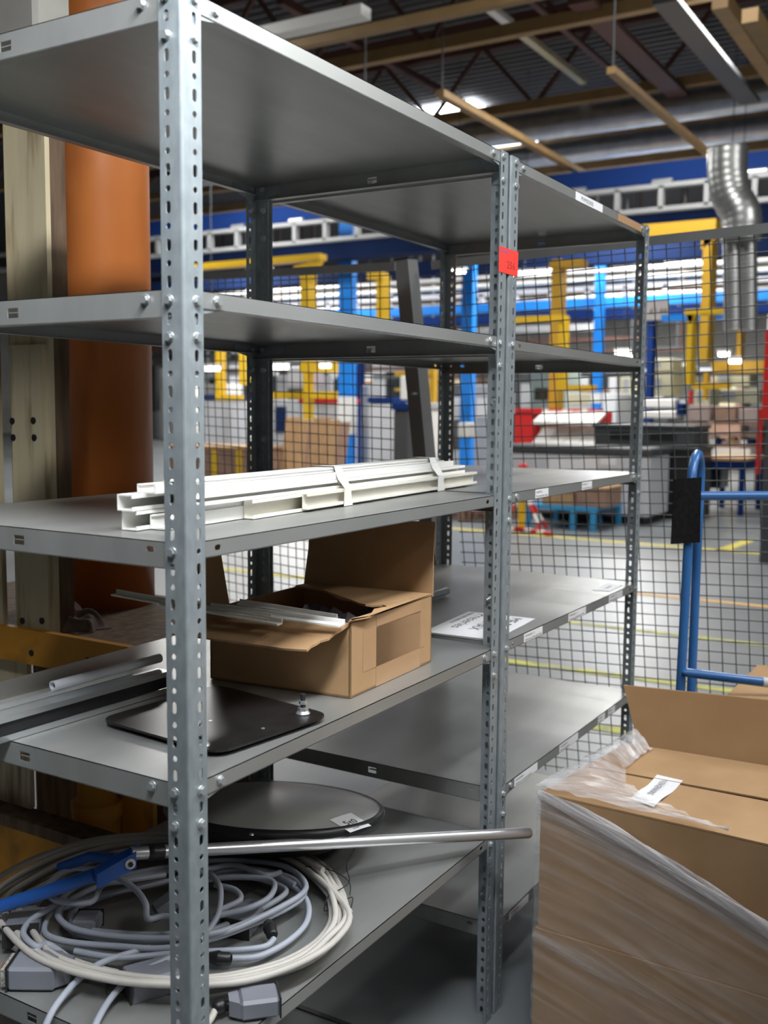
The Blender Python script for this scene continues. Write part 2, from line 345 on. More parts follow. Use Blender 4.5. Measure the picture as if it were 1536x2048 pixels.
for z in (1.8675, 1.359, .995): bolt(bay1, (X1 - .0018, D - .026, z), lx)
# stickers and printed strips on the shelf edges
def sticker(parent, O, xd, yd, w, hgt, m, lines, name='shelf_label', inkm='ink'):
    mb = MB(); O, xd, yd = V3(O), V3(xd).normalized(), V3(yd).normalized(); n = xd.cross(yd)
    mb.prism([O, O + xd * w, O + xd * w + yd * hgt, O + yd * hgt], n * .0004)
    for k, (t, fx, fyy, s, mi) in enumerate(lines): text(mb, t, O + xd * (w * fx) + yd * (hgt * fyy) + n * .0004, xd, yd, s * hgt, mi, .0002, w * (1 - fx) * .94)
    return mb.build(name, [M[m], M['ink'], M['blueink'], M['redink']], parent)
def edge_label(k, u0, u1, lines, hh=.021, dz=-.0232):
    a, b = px(u0[0], u0[1], 1, 0), px(u1[0], u1[1], 1, 0)
    sticker(s2[k], (a.x, .0018, SH2[k] + dz), (1, 0, 0), (0, 0, 1), b.x - a.x, hh, 'paper', lines)
edge_label(0, (1152, 400), (1206, 425), [('PVM05000', .2, .2, .75, 1)])
two = lambda a, b: [(a, .05, .55, .38, 1), (b, .05, .1, .38, 1)]
edge_label(2, (1072, 985), (1098, 980), two('PARTIE 2', 'Frontmodule oben'))
edge_label(2, (1165, 970), (1185, 965), two('PARTIE 3', 'Frontmodule unten'))
edge_label(3, (1049, 1275), (1086, 1258), two('PVM05000 1.2', 'Halterung Seitenteil links'))
edge_label(3, (1138, 1232), (1173, 1218), two('PVM05000 1.3', 'Halterung Seitenteil rechts'))
edge_label(3, (1219, 1195), (1246, 1183), two('PVM05000 1.4', 'Halterung hinten'))
edge_label(4, (1030, 1560), (1076, 1530), two('PVM05000 1', 'Rahmen vorn komplett'))
edge_label(4, (1120, 1500), (1157, 1472), two('PVM05000 2', 'Rahmen hinten'))
edge_label(4, (1197, 1440), (1211, 1428), two('PVM0 3', 'Rahmen'))
edge_label(4, (1217, 1425), (1231, 1412), two('PVM0 4', 'Rahmen'))
edge_label(5, (1020, 1835), (1058, 1800), two('PVM05000', 'Seitenteil'))
sticker(s2[0], (1.79, .0016, SH2[0] - .0235), (1, 0, 0), (0, 0, 1), .22, .021, 'tape', [], 'tape_remnant')
sticker(bay1, (X1 - .043, -.0006, 1.741), (1, 0, 0), (0, 0, 1), .102, .055, 'red', [('KANBAN', .06, .80, .15, 2), ('256', .40, .22, .42, 3)], 'red_sticker')
# ------------------------------------------------------------------ the hall
mb = MB(); mb.box(-9, 46, -12, 44, -.2, 0); mb.build('floor', M['floor'], None, 'structure')
mb = MB(); p = .26; n = int(55 / p)
vs = []; 
for i in range(n):
    x = -9 + i * p
    for dx, z in ((0, 8.5), (.07, 8.5), (.11, 8.57), (.22, 8.57)): vs += [(x + dx, -12, z), (x + dx, 44, z)]
mb.add(vs, [(2 * i, 2 * i + 1, 2 * i + 3, 2 * i + 2) for i in range(n * 4 - 1)]); mb.build('ceiling', M['roof'], None, 'structure')
for nm, b in (('wall_back', (46, 46.2, -12, 44)), ('wall_front', (-9.2, -9, -12, 44)), ('wall_left', (-9, 46, 44, 44.2)), ('wall_right', (-9, 46, -12.2, -12))):
    mb = MB(); mb.box(*b, 0, 8.6); mb.build(nm, M['wall'], None, 'structure')
def floor_line(pa, pb, wd, m, label):
    a, b = V3((pa[0], pa[1], .001)), V3((pb[0], pb[1], .001)); d = (b - a).normalized(); s = V3((-d.y, d.x, 0)) * wd / 2
    mb = MB(); mb.prism([a - s, b - s, b + s, a + s], (0, 0, .002)); tag(mb.build('floor_marking', M[m]), label, 'floor line')
floor_line((10.15, 8.5), (9.75, -1.5), .13, 'yline', 'thin yellow line on the floor running past the barrier stand and blue bench')
floor_line((9.8, 1.52), (10.9, 1.46), .13, 'yline', 'short yellow stroke joining the farthest floor line at a right angle')
floor_line((6.03, 7), (6.0, 3.8), .11, 'yline', 'yellow floor line seen past the rear shelf post on the left')
floor_line((6.87, 1.9), (6.87, -2), .085, 'oline', 'orange line on the floor behind the fence, beside the trolley')
floor_line((5.5, 2.6), (5.56, -2), .07, 'yline2', 'worn yellow floor line nearer the fence than the orange line')
floor_line((4.25, 2.3), (4.42, -2), .085, 'yline2', 'worn yellow floor line closest to the fence')
floor_line((3.35, 1.2), (3.42, -1.5), .10, 'yline2', 'scuffed yellow line at the foot of the leaning fence')
floor_line((.842, .9), (.842, .1), .014, 'black', 'dark joint in the floor under the nearest shelves')
# ------------------------------------------------------------------ things behind the shelves on the left
FC = .66
def yz(u, v, x=FC): return px(u, v, 0, x)
st = thing('steel_column', 'cream painted rusty H column left of the orange pipe', 'column', (.72, 1.1, .82))
ya, yb = yz(15, 600).y, yz(96, 600).y
yc, yd = yz(46, 1200).y, yz(106, 1200).y
mb = MB(); mb.box(FC, FC + .014, yb, ya, .84, 3.6); mb.build('flange', M['cream'], st)
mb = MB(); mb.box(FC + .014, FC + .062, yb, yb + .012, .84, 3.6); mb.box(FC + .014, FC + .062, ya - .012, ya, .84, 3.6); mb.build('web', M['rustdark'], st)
mb = MB(); y0, y1 = yz(102, 1100).y, yz(38, 1100).y
mb.box(FC - .012, FC, y0, y1, yz(60, 1258).z, yz(60, 690).z); pl = mb.build('splice_plate', M['cream'], st)
for u, v in ((33, 842), (75, 841), (35, 875), (77, 875), (53, 1240), (92, 1240)):
    mb = MB(); q = yz(u, v); mb.cyl((FC - .0145, q.y, q.z), (FC - .010, q.y, q.z), .0085, 12); mb.build('bolt_hole', M['black'], pl)
pn = MB(); pn.box(FC - .03, FC - .015, yz(8, 600).y, yz(-90, 600).y, .86, 3.6); tag(pn.build('cover_panel', M['cream']), 'cream panel at the left edge of the picture, left of the column', 'panel')
q = yz(40, 60); pn = MB(); pn.bbox(FC - .05, FC + .06, yz(104, 30).y, yz(4, 30).y, yz(50, 75).z - .12, 3.0, .01); tag(pn.build('concrete_block', M['concrete']), 'grey concrete block on the column above the top shelf, left of the pipe', 'concrete')
pc = V3((1.035, 1.232, .80)); pr_ = .131
pp = thing('drain_pipe', 'large glossy orange pipe standing behind the nearest shelves', 'pipe', pc)
mb = MB(); mb.lathe(pc, [(.0001, 0), (pr_, 0), (pr_, 1.62), (pr_ + .0001, 1.66)], 48); mb.build('pipe_body', M['orange'], pp)
mb = MB(); mb.lathe(pc, [(pr_, 1.60), (pr_ + .003, 1.61), (pr_ + .016, 1.635), (pr_ + .016, 1.75), (pr_ + .010, 1.76), (pr_, 1.76), (pr_, 3.2)], 48); mb.build('pipe_socket', M['orange'], pp)
mbase = thing('rusty_machine', 'rusty yellow steel frame carrying the column and the orange pipe', 'machine', (.8, 1.2, 0))
zt, zb = yz(150, 1276, .62).z, yz(150, 1347, .62).z
ye = yz(290, 1320, .62).y
mb = MB(); mb.box(.62, .64, ye, 1.75, zb, zt); ub = mb.build('top_beam', M['amber'], mbase)
for u, v in ((63, 1306), (176, 1321)):
    mb = MB(); q = yz(u, v, .62); mb.cyl((.6185, q.y, q.z), (.624, q.y, q.z), .0085, 12); mb.build('hole', M['black'], ub)
mb = MB(); mb.box(.64, 1.20, ye, 1.75, zt - .03, zt - .012); mb.build('top_plate', M['rustdark'], mbase)
zl = yz(80, 1652, .60).z
mb = MB(); mb.box(.60, .67, .80, 1.8, zl - .03, zl); mb.box(.60, .62, .80, 1.8, 0, zl - .03, 1); mb.build('lower_beam', [M['rustdark'], M['amber']], mbase)
mb = MB(); mb.box(.66, .675, yz(60, 1580, .66).y, 1.75, zl, zb); mb.build('side_plate', M['cream'], mbase)
mb = MB(); mb.box(1.19, 1.21, .82, 1.75, 0, zt - .03); mb.build('rear_plate', M['rustdark'], mbase)
c = px(196, 1640, 0, .80); zf = px(196, 1598, 0, .80).z; mb = MB(); mb.lathe((.80, c.y, zf), [(.058, -.40), (.058, -.05), (.066, -.045), (.068, -.004), (.062, 0), (.052, .002), (.052, zb - zf), (.001, zb - zf)], 28); mb.build('pipe_stub', M['amber'], mbase)
a, b = px(245, 1640, 0, .84), px(306, 1640, 0, .84); mb = MB(); mb.box(.84, .855, b.y, a.y, zl - .1, zb); mb.build('gusset_plate', M['amber'], mbase)
rg = MB(); random.seed(3)
base = px(145, 1225, 0, .74); rz = zt - .012
G = 33
def ragpt(i, j):
    u, v = i / (G - 1) * 2 - 1, j / (G - 1) * 2 - 1; r = min(1, math.hypot(u, v)); k = (1 - r ** 2) ** .6 if r < 1 else 0
    hgt = .062 * k * (.75 + .18 * math.sin(5 * u + 2.2 * v) + .14 * math.sin(8 * v - 3 * u + 1) + .07 * math.sin(15 * u + 9 * v))
    return (base.x + u * .06 + .008 * math.sin(7 * v), base.y + v * .085 + .008 * math.sin(6 * u), rz + max(.002, hgt))
rg.add([ragpt(i, j) for i in range(G) for j in range(G)], [(i * G + j, (i + 1) * G + j, (i + 1) * G + j + 1, i * G + j + 1) for i in range(G - 1) for j in range(G - 1)], 0, True)
tag(rg.build('rag', M['rag']), 'crumpled dirty brown rag on the yellow frame at the foot of the pipe', 'rag')
# ------------------------------------------------------------------ shelf C: bundle of white plastic trunking
bd = thing('trunking_bundle', 'taped bundle of white plastic trunking on the middle shelf', 'plastic profiles', (.65, .17, 1.252))
bo = V3((0, .100, 1.2525)); be = V3((1, .062, .0)).normalized(); bn = V3((-be.y, be.x, 0)); bz = V3((0, 0, 1))
def prof(poly, s0, s1, m='pvc'):
    mb = MB(); P0 = bo + be * s0
    mb.prism([P0 + bn * t + bz * z for t, z in poly], be * (s1 - s0)); return mb
def cch(t, z, w, hh, th=.0022, lip=.006, face=-1):       # lipped channel, open towards the front (-t), the back or the top
    if face == -1: return [(t, z), (t + w, z), (t + w, z + hh), (t, z + hh), (t, z + hh - lip), (t + th, z + hh - lip), (t + th, z + hh - th), (t + w - th, z + hh - th), (t + w - th, z + th), (t + th, z + th), (t + th, z + lip), (t, z + lip)]
    return [(t, z), (t + w, z), (t + w, z + hh), (t + w - lip, z + hh), (t + w - lip, z + hh - th), (t + w - th, z + hh - th), (t + w - th, z + th), (t + th, z + th), (t + th, z + hh - th), (t + lip, z + hh - th), (t + lip, z + hh), (t, z + hh)]
rows = [(cch(0, 0, .020, .033), .30, 1.235, 'pvcs'), (cch(.0205, .0, .034, .022, face=1), .10, 1.20, 'pvc'), (cch(.055, 0, .030, .030), .07, 1.17, 'pvc'),
        (cch(-.013, .004, .0125, .030), .455, 1.26, 'pvcs'), (cch(.001, .0335, .022, .018), .12, 1.215, 'pvc'), (cch(.0235, .0225, .030, .029, face=1), .16, 1.14, 'pvc'), (cch(.0545, .0305, .03, .025), .06, 1.16, 'pvc'),
        (cch(.004, .052, .030, .013, face=1), .14, 1.15, 'pvc'), (cch(.035, .056, .036, .014, face=1), .09, 1.10, 'pvc'), (cch(.012, .0655, .04, .009), .13, 1.08, 'pvc')]
for poly, a, b, m in rows: prof(poly, a, b).build('channel', M[m], bd)
for s in [.50, .58, .70, .79, .88, .97, 1.10, 1.2]:
    hb = MB(); c = bo + be * s + bz * .019 - bn * .0003; hb.cyl(c + bn * .0215, c + bn * .0165, .0028, 8); hb.build('screw_hole', M['black'], bd)
def band(s, w, m):
    ring = [(-.0145, .0), (-.015, .036), (-.001, .053), (.010, .0765), (.053, .0765), (.073, .071), (.087, .057), (.0875, -.0004), (.03, -.0006), (-.005, -.0006)]
    mb = MB(); k = len(ring); P0 = bo + be * s
    vs = [P0 + be * (w * e + .006 * math.sin(3 * i + e)) + bn * t + bz * z for e in (0, 1) for i, (t, z) in enumerate(ring)]
    mb.add(vs, [(i, (i + 1) % k, k + (i + 1) % k, k + i) for i in range(k)]); return mb.build('tape_band', M[m], bd)
band(.585, .03, 'pvcs'); band(1.02, .035, 'pvc')
# ------------------------------------------------------------------ shelf D: opened carton
ZD = .9012
def carton(root, c, ex, ey, w, d, hgt, th=.004):
    c, ex, ey = V3(c), V3(ex).normalized(), V3(ey).normalized(); ez = V3((0, 0, 1))
    mb = MB(); A = c; B = c + ex * w; C = B + ey * d; Dd = A + ey * d
    for p, q, n in ((A, B, ey), (B, C, -ex), (C, Dd, -ey), (Dd, A, ex)): mb.prism([p, q, q + ez * hgt, p + ez * hgt], n * th)
    mb.prism([A, B, C, Dd], ez * th); return mb.build('carton_body', M['card'], root)
cc = V3((.505, .053, ZD)); ex = V3((1, .028, 0)).normalized(); ey = V3((-.10, 1, 0)).normalized(); ez = V3((0, 0, 1)); cw, cdp, ch = .333, .315, .142
cb = thing('carton', 'torn open brown carton on the second lowest shelf with one flap standing up', 'box', cc)
carton(cb, cc, ex, ey, cw, cdp, ch)
P = lambda a, b, z: cc + ex * a + ey * b + ez * z
def flap(root, pts, th, name='flap'):
    pts = [V3(p) for p in pts]; n = (pts[1] - pts[0]).cross(pts[2] - pts[1]).normalized()
    mb = MB(); mb.prism(pts, n * th); return mb.build(name, [M['card']], root)
random.seed(5)
flap(cb, [P(cw, -.002, ch), P(cw, cdp, ch), P(cw + .012, cdp - .004, ch + .08), P(cw + .022, cdp - .002, ch + .150), P(cw + .022, .006, ch + .158), P(cw + .010, .003, ch + .08)], .004)
zj = ZD + ch + .003
jc = [(640, 1187), (668, 1197), (700, 1206), (735, 1217), (762, 1213), (774, 1220), (752, 1226), (738, 1236), (716, 1240), (702, 1246)]
jag = [P(cw, 0, ch + .002), P(cw, cdp * .93, ch + .002), P(cw * .80, cdp * .93, ch + .006)]
for k, (u, v) in enumerate(jc):
    q = fz(u, v, zj)
    for j in range(2):
        nx = fz(*jc[min(k + 1, len(jc) - 1)], zj); m_ = q.lerp(nx, j * .5); jag.append(m_ + V3((random.uniform(-.004, .004), random.uniform(-.004, .004), random.uniform(0, .006))))
jag += [P(0.006, .004, ch + .003)]
flap(cb, jag, .004, 'torn_top_flap')
flap(cb, [P(-.02, cdp - .002, ch), P(.055, cdp - .002, ch), P(.060, cdp + .03, ch + .145), P(-.02, cdp + .03, ch + .150)], .004)
le = [P(0, 0.006, ch), P(-.030, .0, ch - .006)]
lf = [P(0, .004, ch)] + [P(-.02 - .012 * k + random.uniform(-.002, .002), -.004 + random.uniform(-.004, .004) + .003 * k, ch - .002 - .0032 * k) for k in range(1, 9)] + [P(-.125, .06, ch - .028), P(-.15, .30, ch - .018), P(0, cdp, ch)]
flap(cb, lf, .004, 'folded_flap')
mb = MB()
for a0, a1, z0, z1 in ((.095, .28, .0, 1.0), (.045, .30, .28, .84)): mb.prism([P(cw * a0 / .333, -.0006, ch * z0), P(cw * a1 / .333, -.0006, ch * z0), P(cw * a1 / .333, -.0006, ch * z1), P(cw * a0 / .333, -.0006, ch * z1)], ey * .0003)
mb.build('parcel_tape', M['tape'], cb)
mb = MB(); mb.prism([P(.24, .01, ch + .0063), P(.32, .015, ch + .0063), P(.315, .06, ch + .0063), P(.235, .055, ch + .0063)], ez * .0003); mb.build('parcel_tape', M['tape'], cb)
mb = MB(); a = fz(488, 1190, ZD + .1); 
G = 9; random.seed(11)
mb.add([P(.03 + .2 * i / (G - 1), .06 + .17 * j / (G - 1), ch - .035 + .02 * math.sin(i * 1.7 + j) + random.uniform(-.008, .008)) for i in range(G) for j in range(G)], [(i * G + j, (i + 1) * G + j, (i + 1) * G + j + 1, i * G + j + 1) for i in range(G - 1) for j in range(G - 1)])
tag(mb.build('plastic_bag', mat('grey_bag', (.10, .085, .10), .18, 0, (.32, .30, .33), 9, bump=.3)), 'crumpled grey plastic bag inside the torn carton', 'bag')
def strip_piece(p, q, w, hh, label, m='pvc'):
    p, q = V3(p), V3(q); d = (q - p).normalized(); s = d.cross(ez).normalized(); mb = MB()
    mb.prism([p - s * w / 2, p + s * w / 2, p + s * w / 2 + ez * .003, p - s * w / 2 + ez * .003], q - p); mb.prism([p + s * (w / 2 - .003), p + s * w / 2, p + s * w / 2 + ez * hh, p + s * (w / 2 - .003) + ez * hh], q - p)
    tag(mb.build('trim_strip', M[m]), label, 'plastic strip')
zs = ZD + ch
strip_piece(fz(684, 1252, zs + .006), fz(415, 1218, zs + .012), .026, .010, 'short white plastic strip lying over the front edge of the torn carton')
strip_piece(fz(672, 1240, zs - .004), fz(477, 1209, zs + .012), .016, .010, 'white strip leaning inside the torn carton, behind the short one', 'pvc')
strip_piece(fz(560, 1250, zs + .004), fz(228, 1190, zs + .030), .020, .010, 'long white strip from the carton reaching left past the near post', 'pvcs')
strip_piece(fz(540, 1238, zs + .010), fz(318, 1210, zs + .022), .018, .008, 'off-white strip beside the long one behind the near post', 'pvcs')
mb = MB(); a, b = fz(470, 1305, ZD + .018), fz(893, 1182, ZD + .018); d = (b - a).normalized(); a = b - d * .62
mb.tube([a, b], .0115, 16); tag(mb.build('round_rod', M['galv']), 'grey round rod whose end shows behind the torn carton', 'rod')
# black plate with studs
pt = thing('mounting_plate', 'black plate with rounded corners and bolts lying at the front of the second lowest shelf', 'plate', (.25, .16, ZD))
cs = [(.136, .325), (.112, .040), (.372, -.0 + .006), (.415, .30)]; pts = []
for i in range(4):
    a, b, c = V3((*cs[i - 1], 0)), V3((*cs[i], 0)), V3((*cs[(i + 1) % 4], 0)); r = .035
    p, q = b + (a - b).normalized() * r, b + (c - b).normalized() * r
    pts += [(p * (1 - t) ** 2 + b * 2 * t * (1 - t) + q * t * t) for t in (0, .2, .4, .6, .8, 1)]
mb = MB(); mb.prism([p + ez * (ZD + .007) for p in pts], ez * .004); mb.build('plate', M['blackpl'], pt)
def stud(x, y, z):
    mb = MB(); mb.lathe((x, y, z), [(.0001, 0), (.0125, 0), (.0125, .003), (.010, .0032), (.010, .006), (.0001, .006)], 18)
    for k, (r, z0) in enumerate(((.0095, .006), (.0075, .018))): mb.prism([V3((x + r * math.cos(i * math.pi / 3), y + r * math.sin(i * math.pi / 3), z + z0)) for i in range(6)], ez * .006)
    mb.build('nut', M['zinc'], pt)
    mb = MB(); mb.cyl((x, y, z), (x, y, z + .036), .0045, 10); mb.build('stud', M['rubber'], pt)
q = fz(606, 1428, ZD + .011); stud(q.x, q.y, ZD + .011); q = fz(404, 1492, ZD + .011); stud(q.x, q.y, ZD + .011)
for u, v in ((421, 1442), (526, 1457)):
    q = fz(u, v, ZD + .011); mb = MB(); mb.cyl(q, q + ez * .0008, .0032, 10); mb.build('screw_head', M['zinc'], pt)
for x, y in ((.17, .09), (.16, .27), (.35, .05), (.37, .25)):
    mb = MB(); mb.cyl((x, y, ZD), (x, y, ZD + .008), .012, 12); mb.build('foot', M['rubber'], pt)
# aluminium rails and a thin tube on the left of that shelf
def rail(a, b, poly, name, m, label, cat):
    a, b = V3(a), V3(b); d = (b - a).normalized(); s = V3((-d.y, d.x, 0)).normalized(); mb = MB()
    mb.prism([a + s * t + ez * z for t, z in poly], b - a); return tag(mb.build(name, M[m]), label, cat)
a, b = fz(-60, 1506, ZD), fz(330, 1388, ZD); d = (b - a).normalized(); b = b + d * .015
sr = rail(a, b, cch(0, 0, .035, .042, .003, .010), 'aluminium_rail', 'alu', 'slotted aluminium rail nearest the shelf edge, left of the near post', 'rail')
s = V3((-d.y, d.x, 0)); mb = MB(); mb.prism([a + s * t + ez * z for t, z in ((.0045, .0102), (.02, .0102), (.02, .0318), (.0045, .0318))], b - a); mb.build('slot_insert', M['black'], sr)
rail(a + s * .037 - d * .05, b + s * .037 - d * .06, [(0, 0), (.03, 0), (.03, .043), (.026, .05), (.004, .05), (0, .043)], 'aluminium_rail', 'alu', 'closed aluminium rail with rounded top just behind the slotted one', 'rail')
rail(a + s * .070 + d * .02, b + s * .070 - d * .11, [(0, 0), (.03, 0), (.03, .036), (0, .036)], 'aluminium_rail', 'galv', 'dull grey rail at the back of the rail bundle', 'rail')
mb = MB(); p0 = fz(105, 1372, ZD + .058); p1 = p0 + d * .25; c = []
mb.tube([p0, p1], .0088, 16, 0, False); mb.tube([p1, p0], .0070, 16, 0, False)
mb.add([p0 + (s * math.cos(k * math.pi / 8) + ez * math.sin(k * math.pi / 8)) * r for r in (.0070, .0088) for k in range(16)], [(k, (k + 1) % 16, 16 + (k + 1) % 16, 16 + k) for k in range(16)])
tag(mb.build('thin_tube', M['lgrey']), 'thin grey tube with an open end lying on the aluminium rails', 'tube')
# papers on the second unit
def sheet(name, pts, lines, label, z, m='paper'):
    pts = [V3((p[0], p[1], z)) for p in pts]; mb = MB(); mb.prism(pts, ez * .0005)
    xd = (pts[1] - pts[0]); yd = (pts[3] - pts[0])
    for t, fx, fyy, hh, wm in lines: text(mb, t, pts[0] + xd * fx + yd * fyy + ez * .0005, xd, yd, hh * yd.length, 1, .0003, wm * xd.length)
    return tag(mb.build(name, [M[m], M['ink']]), label, 'paper')
sheet('paper_sheet', [(1.36, .232), (1.075, .212), (1.085, .028), (1.37, .045)], [('ME Body', .06, .70, .22, .62), ('JOB MAX', .06, .44, .22, .66), ('Preseries', .06, .19, .22, .66), ('Bitte nicht entfernen', .06, .07, .07, .7)], 'white sheet with printed lines lying on the second unit beside the carton', SH2[3] + .0008)
sheet('paper_sheet', [(1.87, .017), (2.005, .022), (2.005, .072), (1.865, .070)], [('PVM05000', .3, .4, .22, .4)], 'small white paper at the far corner of the same empty shelf', SH2[3] + .0008)
# ------------------------------------------------------------------ shelf E: dome, bar clamp, cables
ZE = .457
cD = V3((.700, .377, .546)); ax = V3((.16, .045, 1)).normalized(); RD = .245
au = (V3((.517, -.856, 0)) - ax * V3((.517, -.856, 0)).dot(ax)).normalized(); av = ax.cross(au)
dm = thing('dome_mirror', 'smoky grey dome with a black rim and a paper tag on the bottom shelf', 'dome', (.70, .377, ZE))
mb = MB(); mb.lathe(cD, [(.0001, -.068), (.12, -.068), (.15, -.060), (.225, -.018), (.240, -.010), (RD, .0), (RD, .012), (.238, .019), (.230, .017)], 72, 0, ax); mb.build('rim', M['black'], dm)
dh = lambda r: .016 + .030 * (1 - (r / .232) ** 2)
mb = MB(); mb.lathe(cD, [(.232 * (1 - k / 12) + .0001, dh(.232 * (1 - k / 12))) for k in range(13)], 72, 0, ax); mb.build('dome', M['dome'], dm)
def ondome(u, v, lift=.0008):
    d = Fv + Rv * ((u - 768) / FOC) - Uv * ((v - 1024) / FOC); t = (cD + ax * .03 - CAM).dot(ax) / d.dot(ax)
    for _ in range(4):
        p = CAM + d * t - cD; r = (p - ax * p.dot(ax)).length; t = (cD + ax * dh(min(r, .232)) - CAM).dot(ax) / d.dot(ax)
    return CAM + d * t + ax * lift
def drop(p, lift):
    p = p - cD; q_ = p - ax * p.dot(ax); return cD + q_ + ax * (dh(q_.length) + lift)
for u, v in ((503, 1671),):
    q = ondome(u, v); mb = MB(); mb.lathe(q, [(.0001, .004), (.004, .003), (.005, 0)], 10, 0, ax); mb.build('rivet', M['zinc'], dm)
q = [ondome(*c) for c in ((659, 1638), (701, 1659), (743, 1647), (702, 1626))]
N_ = 8; mb = MB(); vs = []
for i in range(N_ + 1):
    for j in range(N_ + 1):
        vs.append(drop((q[0] * (1 - i / N_) + q[1] * (i / N_)) * (1 - j / N_) + (q[3] * (1 - i / N_) + q[2] * (i / N_)) * (j / N_), .0008))
mb.add(vs, [(i * (N_ + 1) + j, (i + 1) * (N_ + 1) + j, (i + 1) * (N_ + 1) + j + 1, i * (N_ + 1) + j + 1) for i in range(N_) for j in range(N_)])
hx_ = (q[3] - q[0]).length; hy_ = (q[0] - q[1]).length
for t_, fa, fb, hh in (('5t0', .22, .38, .40), ('Spiegel', .25, .10, .10)):
    k0 = len(mb.V); text(mb, t_, q[1] + (q[2] - q[1]) * fa + (q[0] - q[1]) * fb, q[2] - q[1], q[0] - q[1], hh * hy_, 1, 0, hx_ * .6)
    mb.V[k0:] = [tuple(drop(V3(v), .0014)) for v in mb.V[k0:]]
mb.build('paper_tag', [M['paper'], M['ink']], dm)
# bar clamp
dpt = lambda u, v, k: CAM + (Fv + Rv * ((u - 768) / FOC) - Uv * ((v - 1024) / FOC)) * k
T1, T2 = dpt(320, 1704, 1.93), dpt(971, 1670, 2.285); td = (T2 - T1).normalized()
TL = T1 - td * .055; TR = T2 + td * .122
cl = thing('bar_clamp', 'long chrome tube with a blue clamp handle lying across the bottom shelf', 'clamp', ((TL + TR) / 2 - ez * .012))
mb = MB(); mb.tube([TL, TR - td * .004, TR], [.0122, .0122, .0105], 24); mb.build('bar', M['chrome'], cl)
mb = MB(); mb.tube([TL + td * .032, TL + td * .036, TL + td * .046, TL + td * .049, TL + td * .059, TL + td * .062], [.0135, .0155, .0155, .0140, .0155, .0140], 20); mb.build('collar', M['black'], cl)
hp = [dpt(266, 1710, 1.91), dpt(188, 1750, 1.88), dpt(90, 1785, 1.88), dpt(-40, 1825, 1.88)]
mb = MB(); a, b = hp[0], hp[1]; dd = (b - a).normalized(); sd = V3((-dd.y, dd.x, 0))
mb.prism([a - ez * .014 + dd * -.012, a + ez * .016 - dd * .012, a + ez * .018 + dd * .03, b + ez * .012, b - ez * .016], sd * .003); mb.prism([a - ez * .014 + sd * .024, a + ez * .016 + sd * .024, b + ez * .012 + sd * .024, b - ez * .016 + sd * .024], sd * .003)
mb.build('jaw_bracket', M['blue'], cl)
mb = MB(); mb.tube([b, hp[2], hp[3]], .0125, 14); mb.tube([dpt(232, 1716, 1.93), dpt(180, 1713, 1.96), dpt(120, 1735, 1.98)], .010, 12); mb.build('handle', M['blue'], cl)
mb = MB(); q = a + dd * .012 + sd * .027; mb.cyl(q, q + sd * .003, .0095, 18); mb.cyl(q, q + sd * .007, .0048, 6, 1); mb.build('pivot_bolt', [M['paper'], M['black']], cl)
# coils of cable
def path(uvz, n=8, closed=False): return spline([fz(u, v, z) for u, v, z in uvz], n, closed)
random.seed(21)
ring = [(700, 1822), (672, 1880), (600, 1930), (490, 1962), (380, 1972), (230, 1962), (90, 1925), (5, 1870), (-45, 1800), (15, 1745), (120, 1695), (240, 1673), (420, 1672), (560, 1692), (650, 1740)]
cx, cy = 335, 1812
pts = []
for turn in range(10):
    f = (1.0, .975, .955, .985, .93, .90, .945, .965, .92, .99)[turn]; z = ZE + .009 + (0, .0, .002, .015, .004, .006, .017, .029, .026, .034)[turn]
    sp = (0, .05, .16, .10, .22, .27, .03, .13, .19, .07)[turn]
    for k, (u, v) in enumerate(ring):
        w_ = max(0, math.cos((k - 9.3) * 2 * math.pi / 15)) ** 1.5; g = f - sp * w_ + random.uniform(-.010, .010)
        pts.append((cx + (u - cx) * g + random.uniform(-4, 4), cy + (v - cy) * g, z + random.uniform(0, .004)))
cbg = thing('cable_coil', 'large coil of beige cable tied with black wire on the bottom shelf', 'cable', (.39, .36, ZE))
mb = MB(); mb.tube([p for p in spline([fz(*p) for p in pts], 5)], .0062, 8); mb.build('cable', M['cabb'], cbg)
mb = MB(); tw = [fz(705, 1665, .515), fz(712, 1690, .505), fz(693, 1730, .49), fz(698, 1765, .485), fz(660, 1790, .492), fz(650, 1808, .484), fz(652, 1822, .466), fz(690, 1800, .470), fz(705, 1795, .468), fz(702, 1815, .464)]
mb.tube(spline(tw, 6), .0011, 6); mb.tube(spline([fz(610, 1733, .50), fz(660, 1740, .492), fz(697, 1762, .486), fz(700, 1790, .482)], 6), .0011, 6); mb.build('tie_wire', M['rubber'], cbg)
